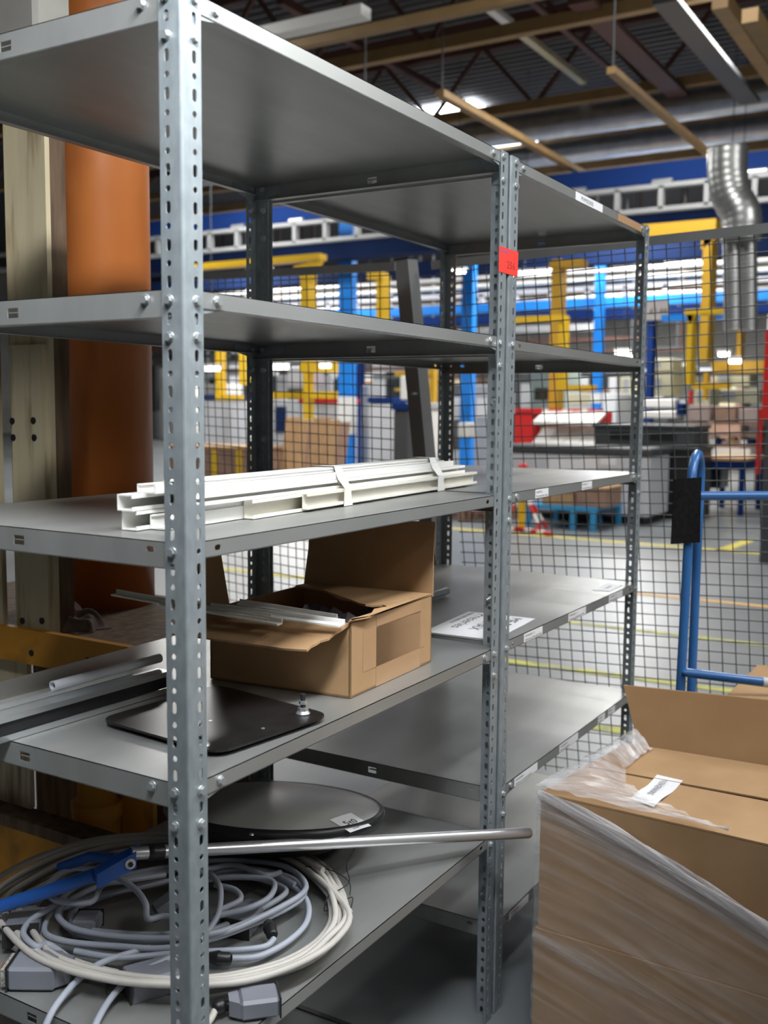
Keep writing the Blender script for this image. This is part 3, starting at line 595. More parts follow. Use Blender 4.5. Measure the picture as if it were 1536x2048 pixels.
def hood(root, uv, z, yaw, tilt=0, s=1, gland=1, pins=True, roll=0):    # rectangular connector hood with cable gland
    Mx = Matrix.Translation(fz(uv[0], uv[1], z)) @ Matrix.Rotation(yaw, 4, 'Z') @ Matrix.Rotation(tilt, 4, 'Y') @ Matrix.Rotation(roll, 4, 'X')
    def emit(mb, m, name):
        mb.V = [tuple(Mx @ V3(v)) for v in mb.V]; mb.build(name, M[m], root)
    mb = MB(); L_, W_, H_ = .037 * s, .026 * s, .0165 * s
    mb.bbox(-L_, L_ * .75, -W_, W_, -H_, H_, .005); mb.prism([(L_ * .75, -W_ * .8, -H_ * .8), (L_ * 1.2, -W_ * .45, -H_ * .7), (L_ * 1.2, W_ * .45, -H_ * .7), (L_ * .75, W_ * .8, -H_ * .8)], (0, 0, H_ * 1.6)); emit(mb, 'hood', 'hood')
    mb = MB(); mb.box(-L_ - .0015, -L_ + .001, -W_ - .0008, W_ + .0008, -H_ - .0008, H_ + .0008); emit(mb, 'rubber', 'seal')
    if pins: mb = MB(); mb.box(-L_ - .011, -L_ - .0015, -W_ * .86, W_ * .86, -H_ * .72, H_ * .72); emit(mb, 'pin', 'insert')
    if gland: mb = MB(); mb.tube([(L_ * 1.2, 0, 0), (L_ * 1.2 + .006, 0, 0), (L_ * 1.2 + .008, 0, 0), (L_ * 1.2 + .022, 0, 0), (L_ * 1.2 + .027, 0, 0)], [.008, .008, .0125, .0125, .008], 6); emit(mb, 'black', 'gland')
    return Mx @ V3((L_ * 1.2 + .02, 0, 0))
R_ = .0058
g1 = thing('connector_cable', 'loops of pale grey cable ending in a grey connector at the left of the coil', 'cable', (.25, .35, ZE))
e = hood(g1, (80, 1940), ZE + .022, -1.03, 0, 1.25)
L1 = [(100, 1890, .495), (73, 1893, .502), (47, 1869, .505), (59, 1843, .508), (94, 1820, .51), (130, 1800, .51), (115, 1830, .500), (150, 1858, .497), (240, 1873, .497), (345, 1877, .497), (440, 1868, .492), (560, 1815, .498), (612, 1775, .498), (575, 1735, .495), (500, 1722, .492), (400, 1724, .492), (250, 1750, .487), (150, 1775, .486), (90, 1850, .486), (120, 1880, .486), (240, 1893, .488), (345, 1895, .488), (470, 1862, .486), (600, 1800, .488), (590, 1760, .490), (500, 1738, .487), (380, 1738, .484), (220, 1765, .482), (130, 1810, .481), (128, 1848, .481), (190, 1874, .482), (330, 1880, .482), (450, 1850, .482), (560, 1796, .484), (560, 1772, .484), (470, 1752, .482), (300, 1768, .479), (160, 1812, .478), (150, 1850, .478), (230, 1866, .479), (340, 1868, .480), (430, 1846, .480)]
mb = MB(); mb.tube(spline([e] + [fz(*p) for p in L1], 7), R_, 9); mb.build('cable', M['cabg'], g1)
g2 = thing('connector_cable', 'grey cable with a high loose loop at the top of the coil', 'cable', (.33, .45, ZE))
L2 = [(600, 1800, .475), (420, 1868, .500), (340, 1834, .512), (300, 1838, .515), (293, 1831, .530), (290, 1805, .550), (264, 1773, .560), (205, 1743, .565), (141, 1738, .56), (100, 1764, .55), (94, 1784, .54), (117, 1802, .53), (182, 1804, .525), (205, 1770, .53), (250, 1762, .52), (330, 1750, .505)]
mb = MB(); mb.tube(path(L2), R_, 9); mb.build('cable', M['cabg'], g2)
e = hood(g2, (48, 1852), ZE + .028, .75, .1, 1.2, 1, False)
mb = MB(); mb.tube(spline([e] + [fz(*p) for p in ((130, 1815, .49), (180, 1795, .49), (300, 1770, .489), (420, 1745, .489), (520, 1740, .489), (590, 1770, .489))], 7), R_, 9); mb.build('cable', M['cabg'], g2)
g3 = thing('connector_cable', 'grey cables with black glands running over the front of the coil to the right', 'cable', (.35, .15, ZE))
e = hood(g3, (512, 2004), ZE + .0185, 2.35, 0, 1.0, 1, False)
mb = MB(); mb.tube(spline([e] + [fz(*p) for p in ((415, 2046, .469), (360, 2090, .467))], 7), R_, 9); mb.build('cable', M['cabb'], g3)
def gl(root, a, b): mb = MB(); a, b = V3(a), V3(b); d_ = (b - a).normalized(); mb.tube([a, a + d_ * .004, a + d_ * .018, a + d_ * .021, a + d_ * .024, a + d_ * .040], [.009, .0115, .0115, .013, .013, .009], 10); mb.build('gland', M['black'], root)
gl(g3, fz(545, 1872, .480), fz(530, 1830, .488)); gl(g3, fz(462, 1918, .475), fz(410, 1914, .475)); gl(g3, fz(212, 1976, .472), fz(262, 1966, .472))
mb = MB(); mb.tube(path([(548, 1878, .477), (530, 1893, .476), (480, 1900, .478), (420, 1903, .480), (340, 1908, .484), (235, 1915, .484), (150, 1902, .482)]), R_, 9)
mb.tube(path([(465, 1917, .474), (520, 1912, .473), (580, 1880, .474), (615, 1840, .476), (610, 1795, .480), (560, 1760, .482), (470, 1745, .482)]), R_, 9)
mb.tube(path([(560, 1745, .500), (530, 1750, .512), (470, 1730, .51), (420, 1738, .508), (345, 1760, .505)]), R_, 9)
mb.tube(path([(420, 1745, .522), (440, 1775, .525), (438, 1820, .520), (424, 1850, .510), (400, 1880, .50)]), R_, 9)
mb.tube(path([(370, 1770, .50), (450, 1755, .515), (540, 1760, .52), (542, 1790, .515), (500, 1815, .51), (420, 1835, .505)]), R_, 9)
mb.tube(path([(430, 1770, .512), (470, 1780, .515), (480, 1800, .513), (440, 1820, .508)]), R_, 9)
mb.build('cable', M['cabg'], g3)
g4 = thing('connector_cable', 'pair of grey cable tails hanging over the front edge of the bottom shelf', 'cable', (.1, .1, ZE))
mb = MB(); mb.tube(path([(360, 1905, .490), (322, 1925, .49), (264, 1954, .484), (223, 1995, .474), (195, 2040, .467), (182, 2075, .467)]), R_, 9)
mb.tube(path([(300, 1895, .482), (211, 1922, .486), (164, 1952, .484), (117, 2004, .474), (94, 2045, .467), (82, 2085, .467)]), R_, 9); mb.build('cable', M['cabg'], g4)
g5 = thing('connector', 'grey connector with pale insert inside the cable loops', 'connector', fz(180, 1850, ZE))
hood(g5, (172, 1848), ZE + .022, -2.6, -.1, .9, 0)
g6 = thing('connector', 'small grey connector with a white pin block just left of the near post', 'connector', fz(325, 1800, ZE))
hood(g6, (330, 1812), ZE + .05, 2.6, .5, .75, 0)
g7 = thing('connector', 'flat grey connector under the cables left of the near post', 'connector', fz(300, 1950, ZE))
hood(g7, (305, 1958), ZE + .016, -.5, 0, 1.25, 0, False)
g8 = thing('connector', 'clear-topped grey connector right of the near post inside the coil', 'connector', fz(490, 1830, ZE))
hood(g8, (488, 1838), ZE + .017, .25, 0, 1.1, 0, False)
mb = MB(); mb.tube(path([(62, 1905, .49), (28, 1918, .48), (10, 1925, .475), (2, 1940, .470), (14, 1950, .465), (45, 1950, .463)]), .0011, 6); tag(mb.build('bare_wire', M['copper']), 'thin bare copper wire at the left edge of the coil', 'wire')
# ------------------------------------------------------------------ leaning mesh fence
PIT = .045; PV = .0401
def panel(name, P0, ec, er, c0, c1, r0, r1, label, rail_r, lo_c, hi_c):
    P0, ec, er = V3(P0), V3(ec).normalized(), V3(er).normalized(); er = (er - ec * er.dot(ec)).normalized(); n = ec.cross(er)
    g = lambda c, r, k=0: P0 + ec * (c * PIT) + er * (r * PV) + n * k
    t = thing(name, label, 'fence', g((c0 + c1) / 2, r1))
    mb = MB()
    for c in range(c0, c1 + 1): mb.tube([g(c, rail_r), g(c, r1 + .45)], .0019, 5)
    for r in range(r0, r1 + 1): mb.tube([g(c0 - .3, r, .0035), g(c1 + .3, r, .0035)], .0019, 5)
    mb.build('mesh_infill', M['wire'], t)
    mb = MB(); h = .38 * PV; mb.obox(g((lo_c + hi_c) / 2, rail_r - .38, .0), ec * ((hi_c - lo_c) * PIT / 2), er * h, n * .012); mb.build('top_rail', M['fence'], t)
    return t, g, ec, er, n
tR, gR, ecR, erR, nR = panel('mesh_fence_panel', (2.29047, .04884, 1.91936), (.03499, -.99860, .03957), (.15109, -.03386, -.98794), -17, 16, -1, 46, 'long grey wire mesh fence panel leaning towards the shelves, right of the fence post', -1.37, -17.6, 16.5)
tL, gL, ecL, erL, nL = panel('mesh_fence_panel', (2.11105, .10226, 1.85586), (-.11042, -.99331, -.03376), (.07606, .02542, -.99678), -46, -20, -1, 44, 'grey wire mesh fence panel seen between the rear shelf posts, left of the fence post', -1.37, -46.5, -19.3)
fp_ = thing('fence_post', 'tilted square grey fence post between the two mesh panels', 'post', gR(-18.2, 46))
a_ = V3(px(812, 520, 0, 2.235)); b_ = V3(px(868, 1120, 0, 2.335)); dd = (b_ - a_).normalized(); b_ = a_ + dd * ((a_.z - .004) / -dd.z)
mb = MB(); mb.beam(a_, b_, .055, .075, 0, (1, 0, 0)); mb.build('post', M['fence'], fp_)
mb = MB(); mb.beam(a_ - dd * .004, a_, .060, .080, 0, (1, 0, 0)); mb.build('cap', M['black'], fp_)
q = a_ + (b_ - a_) * .245 - V3((.038, 0, 0)); mb = MB(); mb.cyl(q + V3((.012, -.012, 0)), q + V3((-.028, -.012, -.0)), .006, 10); mb.build('bolt', M['zinc'], fp_)
# ------------------------------------------------------------------ wrapped cartons at the lower right
A0, B0 = V3((1.03, -.12, 0)), V3((1.456, -.178, 0)); dA, dB = V3((-.030, -.80, 0)), V3((.045, -.80, 0)); ZT = .585; ZM = .268
def quadbox(root, z0, z1, grow=0, name='carton_body'):
    a, b, c, d = A0 + V3((-grow, grow, 0)), B0 + V3((grow, grow, 0)), B0 + dB + V3((grow, -grow, 0)), A0 + dA + V3((-grow, -grow, 0))
    mb = MB(); th = .006
    top = [p + ez * z1 for p in (a, b, c, d)]; bot = [p + ez * z0 for p in (a, b, c, d)]
    mb.add(bot + top, [(0, 1, 2, 3), (0, 4, 5, 1), (1, 5, 6, 2), (2, 6, 7, 3), (3, 7, 4, 0)] + [(7, 6, 5, 4)]); return mb.build(name, M['card'], root)
uc = thing('wrapped_carton', 'upper film-wrapped carton at the lower right with a raised flap and a paper label', 'box', (1.25, -.5, ZM))
quadbox(uc, ZM + .001, ZT - .004)
lc = thing('wrapped_carton', 'lower film-wrapped carton at the lower right, under the one with the raised flap', 'box', (1.25, -.5, 0))
quadbox(lc, .0, ZM, .006)
L_ = lambda a, b, z=0: (A0 * (1 - a) + B0 * a) + (dA * (1 - a) + dB * a) * b + ez * (ZT + z)     # a away from us, b to the right
flap(uc, [L_(0, 0, -.003), L_(0, 1, -.003), L_(.47, 1, .004), L_(.47, 0, .001)], .004)
flap(uc, [L_(1, 0, .002), L_(.485, 0, .002), L_(.475, 1, .012), L_(1, 1, .002)], .004)
hl = L_(1, .04, .0); hr = L_(1, 1, 0); tl = px(1247, 1371, 0, 1.535); tr_ = hr + V3((.10, -.01, .155))
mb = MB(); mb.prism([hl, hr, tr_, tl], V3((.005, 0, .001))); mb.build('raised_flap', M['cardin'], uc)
lb = [fz(u, v, ZT + .0075) for u, v in ((1262, 1597), (1308, 1614), (1366, 1563), (1314, 1551))]
mb = MB(); n_ = 8; vs = []
for i in range(n_ + 1):
    for j in (0, 1):
        p = (lb[0] * (1 - i / n_) + lb[3] * i / n_) if j else (lb[1] * (1 - i / n_) + lb[2] * i / n_); vs.append(p + ez * (.003 * math.sin(i * .9)))
mb.add(vs, [(2 * i, 2 * i + 2, 2 * i + 3, 2 * i + 1) for i in range(n_)])
text(mb, 'INLEIAGERAKIRG', lb[3] + (lb[2] - lb[3]) * .36 + (lb[0] - lb[3]) * .16, (lb[0] - lb[3]), (lb[2] - lb[3]), .020, 1, .0045, .105)
mb.build('paper_label', [M['paper'], M['ink']], uc)
# stretch film around both cartons: left side, front and a loose veil over the corner
fm = MB(); UVS = []; LAY = []
def sheet_grid(fn, nu, nv, lay, uvf):
    base = len(fm.V); vs = [fn(i / nu, j / nv) for i in range(nu + 1) for j in range(nv + 1)]
    fm.add(vs, [(i * (nv + 1) + j, (i + 1) * (nv + 1) + j, (i + 1) * (nv + 1) + j + 1, i * (nv + 1) + j + 1) for i in range(nu) for j in range(nv)], 0, True)
    for i in range(nu + 1):
        for j in range(nv + 1): UVS.append(uvf(i / nu, j / nv)); LAY.append(lay(i / nu, j / nv))
def wob(s, t, k=1): return .0035 * k * (math.sin(37 * t + 5 * s) + .6 * math.sin(83 * t - 9 * s) + .5 * math.sin(19 * t + 3))
def ffront(s, t):     # s to the right, t from the floor to the upper, slanting edge
    p = A0 + dA * s + V3((-.008, .006, 0)); top = ZT + .004 - .30 * s ** 1.25; z = .01 + (top - .01) * t
    return p + V3((-abs(wob(s, z * 2.2 + s * .55)) - (.005 if z < ZM + .02 else 0), 0, 0)) + ez * z
sheet_grid(ffront, 40, 70, lambda s, t: .62 + (1.2 if t > .88 else 0) + (.5 if .36 < t < .44 else 0), lambda s, t: (s * 1.2, (t * (1 - .5 * s) + s * .42) * 1.0))
def fleft(s, t):
    p = A0 * (1 - s) + B0 * s + V3((-.006, .008, 0)); z = .01 + (ZT - .006) * t
    return p + V3((0, abs(wob(s, z * 2)), 0)) + ez * z
sheet_grid(fleft, 24, 50, lambda s, t: .9, lambda s, t: (s + 3, t + .2 * s))
def fover(s, t):      # veil: from the rear left corner sweeping down to the front edge and right
    e0 = L_(1.02 - 1.03 * s, -.012 - .0 * s, .004)
    pts_in = [L_(.93, .10), L_(.72, .105), L_(.50, .12), L_(.30, .17), L_(.17, .27), L_(.06, .40), L_(-.012, .52)]
    k = s * 6; i = min(5, int(k)); f = k - i; inner = pts_in[i] * (1 - f) + pts_in[i + 1] * f
    outp = [L_(1.02, -.02), L_(.8, -.02), L_(.55, -.02), L_(.3, -.02), L_(.0, -.02), L_(-.02, .14), L_(-.02, .52)]
    outer = outp[i] * (1 - f) + outp[i + 1] * f
    p = outer * (1 - t) + inner * t
    return p + ez * (.012 + .03 * math.sin(math.pi * min(1, t * 1.1)) * (1 - s) + abs(wob(t * .5, s * 1.6 + t * .2, 1.2)))
sheet_grid(fover, 50, 24, lambda s, t: 1.9, lambda s, t: (t * .8 + 7, s * .9))
def froll(s, t):      # gathered roll of film along the slanting upper edge
    a = t * 2 * math.pi; top = ZT + .002 - .30 * s ** 1.25; r = .010 + .016 * s + .004 * math.sin(9 * s)
    p = A0 + dA * s + V3((-.012 - r * .5, .0, 0)) + ez * top
    return p + V3((math.cos(a) * r * .5, 0, math.sin(a) * r)) + V3((0, 0, .004 * math.sin(23 * s + 3 * a)))
sheet_grid(froll, 50, 12, lambda s, t: 2.3, lambda s, t: (s * 2.4 + 11, t * .35))
fo = fm.build('stretch_film', M['film'])
uvl = fo.data.uv_layers.new(name='UVMap')
for lp in fo.data.loops: uvl.data[lp.index].uv = UVS[lp.vertex_index]
at_ = fo.data.attributes.new('layers', 'FLOAT', 'POINT'); at_.data.foreach_set('value', LAY)
tag(fo, 'clear wrinkled stretch film wound around the two cartons at the lower right', 'film')
# ------------------------------------------------------------------ blue trolley with a felt flag
tr = thing('push_trolley', 'blue tubular push trolley in front of the fence with a black felt flag', 'trolley', (2.0, -.55, 0))
def dp(u, v, k): return CAM + (Fv + Rv * ((u - 768) / FOC) - Uv * ((v - 1024) / FOC)) * k
f0, f1 = dp(1374.5, 1120, 2.82), dp(1361, 1378, 2.82); r0, r1 = dp(1394, 1120, 2.97), dp(1383, 1378, 2.97)
ext = lambda p, q, z: p + (q - p) * ((z - p.z) / (q.z - p.z))
at0, at1 = ext(f0, f1, 1.24), ext(r0, r1, 1.24); mid = (at0 + at1) / 2; hv = (at1 - at0) / 2; up_ = (f0 - f1).normalized()
arch = [at0 - up_ * .1] + [mid - hv * math.cos(math.pi * k / 12) + up_ * (.083 * math.sin(math.pi * k / 12)) for k in range(13)] + [at1 - up_ * .1]
mb = MB(); mb.tube([ext(f0, f1, .16)] + arch + [ext(r0, r1, .16)], .0128, 14); mb.build('handle_loop', M['trol'], tr)
b0, b1 = ext(f0, f1, dp(1375, 990, 2.85).z), dp(1560, 991, 2.90); b1 = b0 + (b1 - b0) * 3.2
mb = MB(); mb.cyl(b0, b1, .0125, 14); mb.build('cross_bar', M['trol'], tr)
b2 = dp(1364, 1344, 2.80); b3 = dp(1540, 1366, 2.80); b3 = b2 + (b3 - b2) * 3.2
mb = MB(); mb.tube([b2, b2 + (b3 - b2).normalized() * .015, b3], [.004, .0125, .0125], 14); mb.build('cross_bar', M['trol'], tr)
q = b2 + (b3 - b2) * .285; dd = (b3 - b2).normalized(); mb = MB(); mb.cyl(q, q + dd * .022, .0135, 14); mb.build('clamp_ring', M['lgrey'], tr)
mb = MB(); mb.bbox(1.72, 2.2, -1.15, -.18, .145, .17, .006); mb.build('platform', M['trol'], tr)
for x, y in ((1.76, -.24), (2.15, -.24), (1.76, -1.08), (2.15, -1.08)):
    mb = MB(); mb.cyl((x, y - .015, .06), (x, y + .015, .06), .06, 18); mb.cyl((x, y, .11), (x, y, .146), .012, 8); mb.build('castor', M['rubber'], tr)
for p in (b1, b3):
    mb = MB(); mb.tube([(p.x, p.y, p.z), (p.x, p.y, .16)], .0128, 12); mb.build('corner_upright', M['trol'], tr)
fl = [dp(1346, 959, 2.795), dp(1404, 954, 2.795), dp(1400, 1085, 2.795), dp(1340, 1088, 2.795)]
mb = MB(); n_ = 10; vs = []
for kk in (0, 1):
    for i in range(n_ + 1):
        for j in range(n_ + 1):
            s_, t_ = i / n_, j / n_; p = (fl[0] * (1 - s_) + fl[1] * s_) * (1 - t_) + (fl[3] * (1 - s_) + fl[2] * s_) * t_
            vs.append(p - Fv * (.006 * math.sin(s_ * 4 + t_ * 2) + .003 * (1 - kk)))
m_ = (n_ + 1) ** 2
fs = [(i * (n_ + 1) + j, (i + 1) * (n_ + 1) + j, (i + 1) * (n_ + 1) + j + 1, i * (n_ + 1) + j + 1) for i in range(n_) for j in range(n_)]
mb.add(vs, fs + [tuple(reversed([m_ + k for k in f])) for f in fs], 0, True); mb.build('felt_flag', M['felt'], tr)
cb2 = thing('carton', 'brown carton standing on the blue trolley behind the raised flap', 'box', (1.95, -.62, .171))
qb = fz(1448, 1392, .675); mb = MB(); mb.bbox(qb.x, 2.17, -1.05, qb.y, .171, .672, .003); mb.build('carton_body', M['card'], cb2)
mb = MB(); mb.prism([(qb.x + .22, qb.y - .001, .673), (qb.x + .22, -1.05, .673), (qb.x + .24, -1.05, .673), (qb.x + .24, qb.y - .001, .673)], (0, 0, .0006)); mb.build('parcel_tape', M['tape'], cb2)
# ------------------------------------------------------------------ the factory floor beyond the fence
def face(u0, v0, u1, v1, X):        # rectangle of the plane x = X as seen in the photo, as y and z ranges
    um, vm = (u0 + u1) / 2, (v0 + v1) / 2
    return px(u1, vm, 0, X).y, px(u0, vm, 0, X).y, px(um, v1, 0, X).z, px(um, v0, 0, X).z
def bx(mb, u0, v0, u1, v1, X, dx, mi=0, z0=None, z1=None, bev=0):
    a, b, c, d = face(u0, v0, u1, v1, X)
    if z0 is not None: c = z0
    if z1 is not None: d = z1
    if bev: mb.bbox(X, X + dx, a, b, c, d, bev, mi)
    else: mb.box(X, X + dx, a, b, c, d, mi)
    return a, b, c, d
def one(name, label, cat, u0, v0, u1, v1, X, dx, m, group=None, z0=None, z1=None, bev=0):
    mb = MB(); bx(mb, u0, v0, u1, v1, X, dx, 0, z0, z1, bev); return tag(mb.build(name, M[m]), label, cat, group)
# barrier post
q = px(1043, 1062, 2, 0.0)
b_ = thing('barrier_post', 'yellow barrier post with red and white legs and an orange lamp on top', 'barrier', (q.x, q.y, 0))
mb = MB(); mb.cyl((q.x, q.y, .02), (q.x, q.y, .68), .045, 18); mb.build('post', M['yel'], b_)
mb = MB(); mb.lathe((q.x, q.y, .68), [(.05, 0), (.06, .02), (.06, .10), (.03, .13), (.0001, .135)], 18); mb.build('lamp', M['redp'], b_)
for dx_, dy_ in ((-.35, .12), (-.15, -.32), (.3, -.2)):
    mb = MB(); a, c = V3((q.x, q.y, .52)), V3((q.x + dx_, q.y + dy_, .02))
    for k in range(5): mb.tube([a + (c - a) * k / 5, a + (c - a) * (k + 1) / 5], .022, 8, k % 2)
    mb.build('leg', [M['redp'], M['paper']], b_)
for dx_, dy_ in ((-.30, .32), (-.3, -.5)):
    mb = MB(); a, c = V3((q.x - .05, q.y, .03)), V3((q.x + dx_, q.y + dy_, .03))
    for k in range(5): mb.beam(a + (c - a) * k / 5, a + (c - a) * (k + 1) / 5, .06, .04, k % 2)
    mb.build('foot_rail', [M['redp'], M['paper']], b_)
# blue bench with timber boxes
X = 10.7; a, b, c, d = face(1050, 1012, 1190, 1024, X)
bn_ = thing('low_bench', 'low bright blue metal bench with timber boxes on it', 'bench', (X + .4, (a + b) / 2, 0))
mb = MB(); mb.box(X, X + 1.0, a, b, d - .05, d); mb.build('top', M['bench'], bn_)
for x_ in (X, X + .94):
    for y_ in (a, a + (b - a) * .28, b - .06):
        mb = MB(); mb.box(x_, x_ + .06, y_, y_ + .06, 0, d - .05); mb.build('leg', M['bench'], bn_)
def crate(label, y0, y1, z0, hh, x0=X + .1, dx=.6, m='wood', name='timber_box'):
    t = thing(name, label, 'box', (x0 + dx / 2, (y0 + y1) / 2, z0))
    mb = MB(); mb.bbox(x0, x0 + dx, y0, y1, z0, z0 + hh * .86, .004); mb.build('body', M[m], t)
    mb = MB(); mb.bbox(x0 - .01, x0 + dx + .01, y0 - .01, y1 + .01, z0 + hh * .87, z0 + hh, .004); mb.build('lid', M['wood'], t)
crate('timber box on the left half of the blue bench', *sorted((px(1078, 1000, 0, X).y, px(1142, 1000, 0, X).y)), d, .18)
crate('darker timber box on the right half of the blue bench', *sorted((px(1146, 1000, 0, X).y, px(1205, 1000, 0, X).y)), d, .24, m='brick')
# grey container with dark lid
X = 11.7; a, b, c, d = face(1000, 908, 1297, 1050, X)
gc = thing('grey_container', 'long light grey container with a dark lid and white papers on its front', 'container', (X + .6, (a + b) / 2, 0))
mb = MB(); mb.bbox(X, X + .9, a, b, .10, d, .02); mb.build('body', M['lgrey'], gc)
mb = MB(); mb.bbox(X - .03, X + .93, a - .03, b + .03, d, d + .10, .02); mb.build('lid', M['dgrey'], gc)
for u0, u1, v0, v1 in ((1098, 1160, 918, 950), (1160, 1195, 914, 948), (1200, 1232, 915, 930)):
    mb = MB(); bx(mb, u0, v0, u1, v1, X - .004, .003); mb.build('paper_sheet', M['paper'], gc)
mb = MB(); mb.box(X + .08, X + .85, a + .08, b - .08, 0, .10); mb.build('shadow_base', M['black'], gc)  # black base puts the dark shadow under the container into its colour
# black crates
def bin_(label, u0, v0, u1, v1, X, dx, z0=None, m='dgrey'):
    a, b, c, d = face(u0, v0, u1, v1, X); c = z0 if z0 is not None else c
    t = thing('plastic_crate', label, 'crate', (X + dx / 2, (a + b) / 2, c))
    mb = MB(); mb.bbox(X, X + dx, a, b, c, d - .04, .015); mb.build('body', M[m], t)
    mb = MB(); mb.bbox(X - .025, X + dx + .025, a - .025, b + .025, d - .05, d, .01); mb.build('rim', M['dgrey'], t)
    for k in range(2):
        y = a + (b - a) * (.3 + .4 * k); mb = MB(); mb.box(X - .006, X, y - (b - a) * .13, y + (b - a) * .13, c + (d - c) * .25, c + (d - c) * .62); mb.build('handle_recess', M['black'], t)
bin_('tall black plastic crate right of the long grey container', 1303, 893, 1392, 1045, 12.7, .8, 0, 'black')
a, b, c, d = face(1303, 893, 1392, 1045, 12.7)
bin_('wide black plastic crate, topmost, lying above the grey container', 1188, 849, 1388, 892, 12.7, .8, d + .002)
# work table
X = 13.65; a, b, c, d = face(1396, 916, 1492, 922, X)
wt = thing('work_table', 'work table with a pale top and dark blue legs at the right', 'table', (X + .5, (a + b) / 2, 0))
mb = MB(); mb.box(X, X + 1.3, a, b, d - .04, d); mb.build('table_top', M['wood'], wt)
mb = MB(); mb.box(X + .02, X + 1.26, a + .03, b - .03, d - .16, d - .04); mb.build('apron', M['dblue'], wt)
for x_, y_ in ((X + .02, a + .02), (X + .02, b - .1), (X + 1.2, a + .02), (X + 1.2, b - .1)):
    mb = MB(); mb.box(x_, x_ + .07, y_, y_ + .07, 0, d - .16); mb.build('leg', M['dblue'], wt)
one('drawer_box', 'dark drawer box under the work table', 'box', 1400, 926, 1442, 968, X + .3, .5, 'window', z0=.35)
one('table_board', 'white board lying on the back of the work table', 'board', 1376, 896, 1500, 914, X + 1.25, .04, 'white')
# cartons and clutter above the table
for u0, v0, u1, v1, lab, m in ((1376, 810, 1420, 843, 'mauve carton stack left of the pair above the work table', 'purple'), (1428, 812, 1472, 845, 'middle mauve carton above the work table', 'brick'), (1476, 815, 1516, 846, 'rightmost mauve carton above the work table', 'purple')):
    t = one('mauve_carton', lab, 'box', u0, v0, u1, v1, 17, .8, m, bev=.02)
a, b, c, d = face(1372, 846, 1520, 890, 17.0)
rk = thing('parts_rack', 'low brown rack of small parts behind the work table', 'rack', (17.4, (a + b) / 2, 0))
for z in (c, (c + d) / 2, d): mb = MB(); mb.box(17, 17.8, a, b, z - .03, z); mb.build('board', M['brick'], rk)
for y in (a, b - .06): mb = MB(); mb.box(17, 17.8, y, y + .06, 0, d - .03); mb.build('side', M['rustdark'], rk)
random.seed(9)
for k in range(9):
    y = a + .1 + (b - a - .3) * k / 9; mb = MB(); h_ = random.uniform(.07, .15); mb.bbox(17.05, 17.3, y, y + .13, c + .001, c + h_, .01)
    tag(mb.build('small_box', M[('navy', 'white', 'brick', 'wood', 'purple')[k % 5]]), 'one of the small boxes on the brown parts rack', 'box', 'small boxes on the parts rack')
# right edge: red bar, grey post
one('guard_bar', 'bright red upright bar beside the dark post at the right edge', 'bar', 1513, 818, 1521, 948, 8.6, .06, 'redp')
gp = thing('guard_post', 'dark grey post with a red upper part at the right edge of the picture', 'post', px(1535, 1030, 0, 9.2))
a, b, c, d = face(1527, 840, 1560, 1035, 9.2); OFF[gp.name] = V3((9.2, (a + b) / 2, 0)); gp.location = OFF[gp.name]
mb = MB(); mb.box(9.2, 9.4, a, b, 0, d); mb.build('lower_post', M['dgrey'], gp); mb = MB(); a, b, c, e = face(1527, 660, 1560, 840, 9.2); mb.box(9.2, 9.4, a, b, d, e); mb.build('upper_post', M['redp'], gp)
# white carriers and red machine
for k, (u0, v0, u1, v1) in enumerate(((1066, 828, 1196, 850), (1066, 862, 1192, 893))):
    a, b, c, d = face(u0, v0, u1, v1, 15.0)
    t = thing('part_carrier', ('upper', 'lower')[k] + ' white slatted carrier beside the red machine', 'carrier', (15.4, (a + b) / 2, 0 if k else c))
    for j in range(4):
        y = a + (b - a) * (j + .1) / 4; mb = MB(); mb.prism([(15, y, c), (15, y + .26, c), (15.5, y + .26, d), (15.5, y, d)], (0, 0, .05)); mb.build('slat', M['white'], t)
    mb = MB(); mb.box(15.45, 15.55, a - .05, b + .05, 0 if k else c, d + .04); mb.build('back_panel', M['offw' if k else 'redp'], t)
rm = thing('red_machine', 'red machine frame with a long red bar behind the white carriers', 'machine', (16, px(1110, 850, 0, 16).y, 0))
mb = MB(); bx(mb, 1030, 826, 1066, 895, 16, .6, z0=0); mb.build('cabinet', M['redp'], rm)
mb = MB(); bx(mb, 1030, 817, 1196, 830, 16.0, .3); mb.build('bar', M['redp'], rm)
mb = MB(); bx(mb, 1066, 830, 1196, 880, 16.3, .1, z0=0); mb.build('back_sheet', M['purple'], rm)
for u in (1090, 1130, 1168): mb = MB(); bx(mb, u - 5, 817, u + 5, 838, 15.97, .03); mb.build('stripe', M['white'], rm)
# columns
def column(u0, u1, v0, v1, X, dx, m, label, bands=()):
    a, b, c, d = face(u0, v0, u1, v1, X); t = thing('steel_column', label, 'column', (X + dx / 2, (a + b) / 2, 0))
    mb = MB(); mb.box(X, X + dx, a, b, 0, d); mb.build('shaft', M[m], t)
    mb = MB(); mb.box(X - .08, X + dx + .08, a - .08, b + .08, 0, .03); mb.build('base_plate', M['dblue'], t)
    for w0, w1 in bands: mb = MB(); mb.box(X - .005, X + dx + .005, a - .005, b + .005, px(u0, w1, 0, X).z, px(u0, w0, 0, X).z); mb.build('white_band', M['white'], t)
column(677, 703, 438, 930, 17.5, .2, 'cblue', 'bright blue column left of the leaning fence post', ((793, 868),))
column(921, 943, 520, 945, 19.0, .2, 'cblue', 'blue column seen between the middle shelf posts', ())
column(1187, 1204, 490, 850, 22.0, .16, 'cblue', 'bright blue column with a white band, right of the middle posts', ((786, 806),))
column(1292, 1304, 600, 850, 23.0, .3, 'dblue', 'dark blue column just right of the far shelf post')
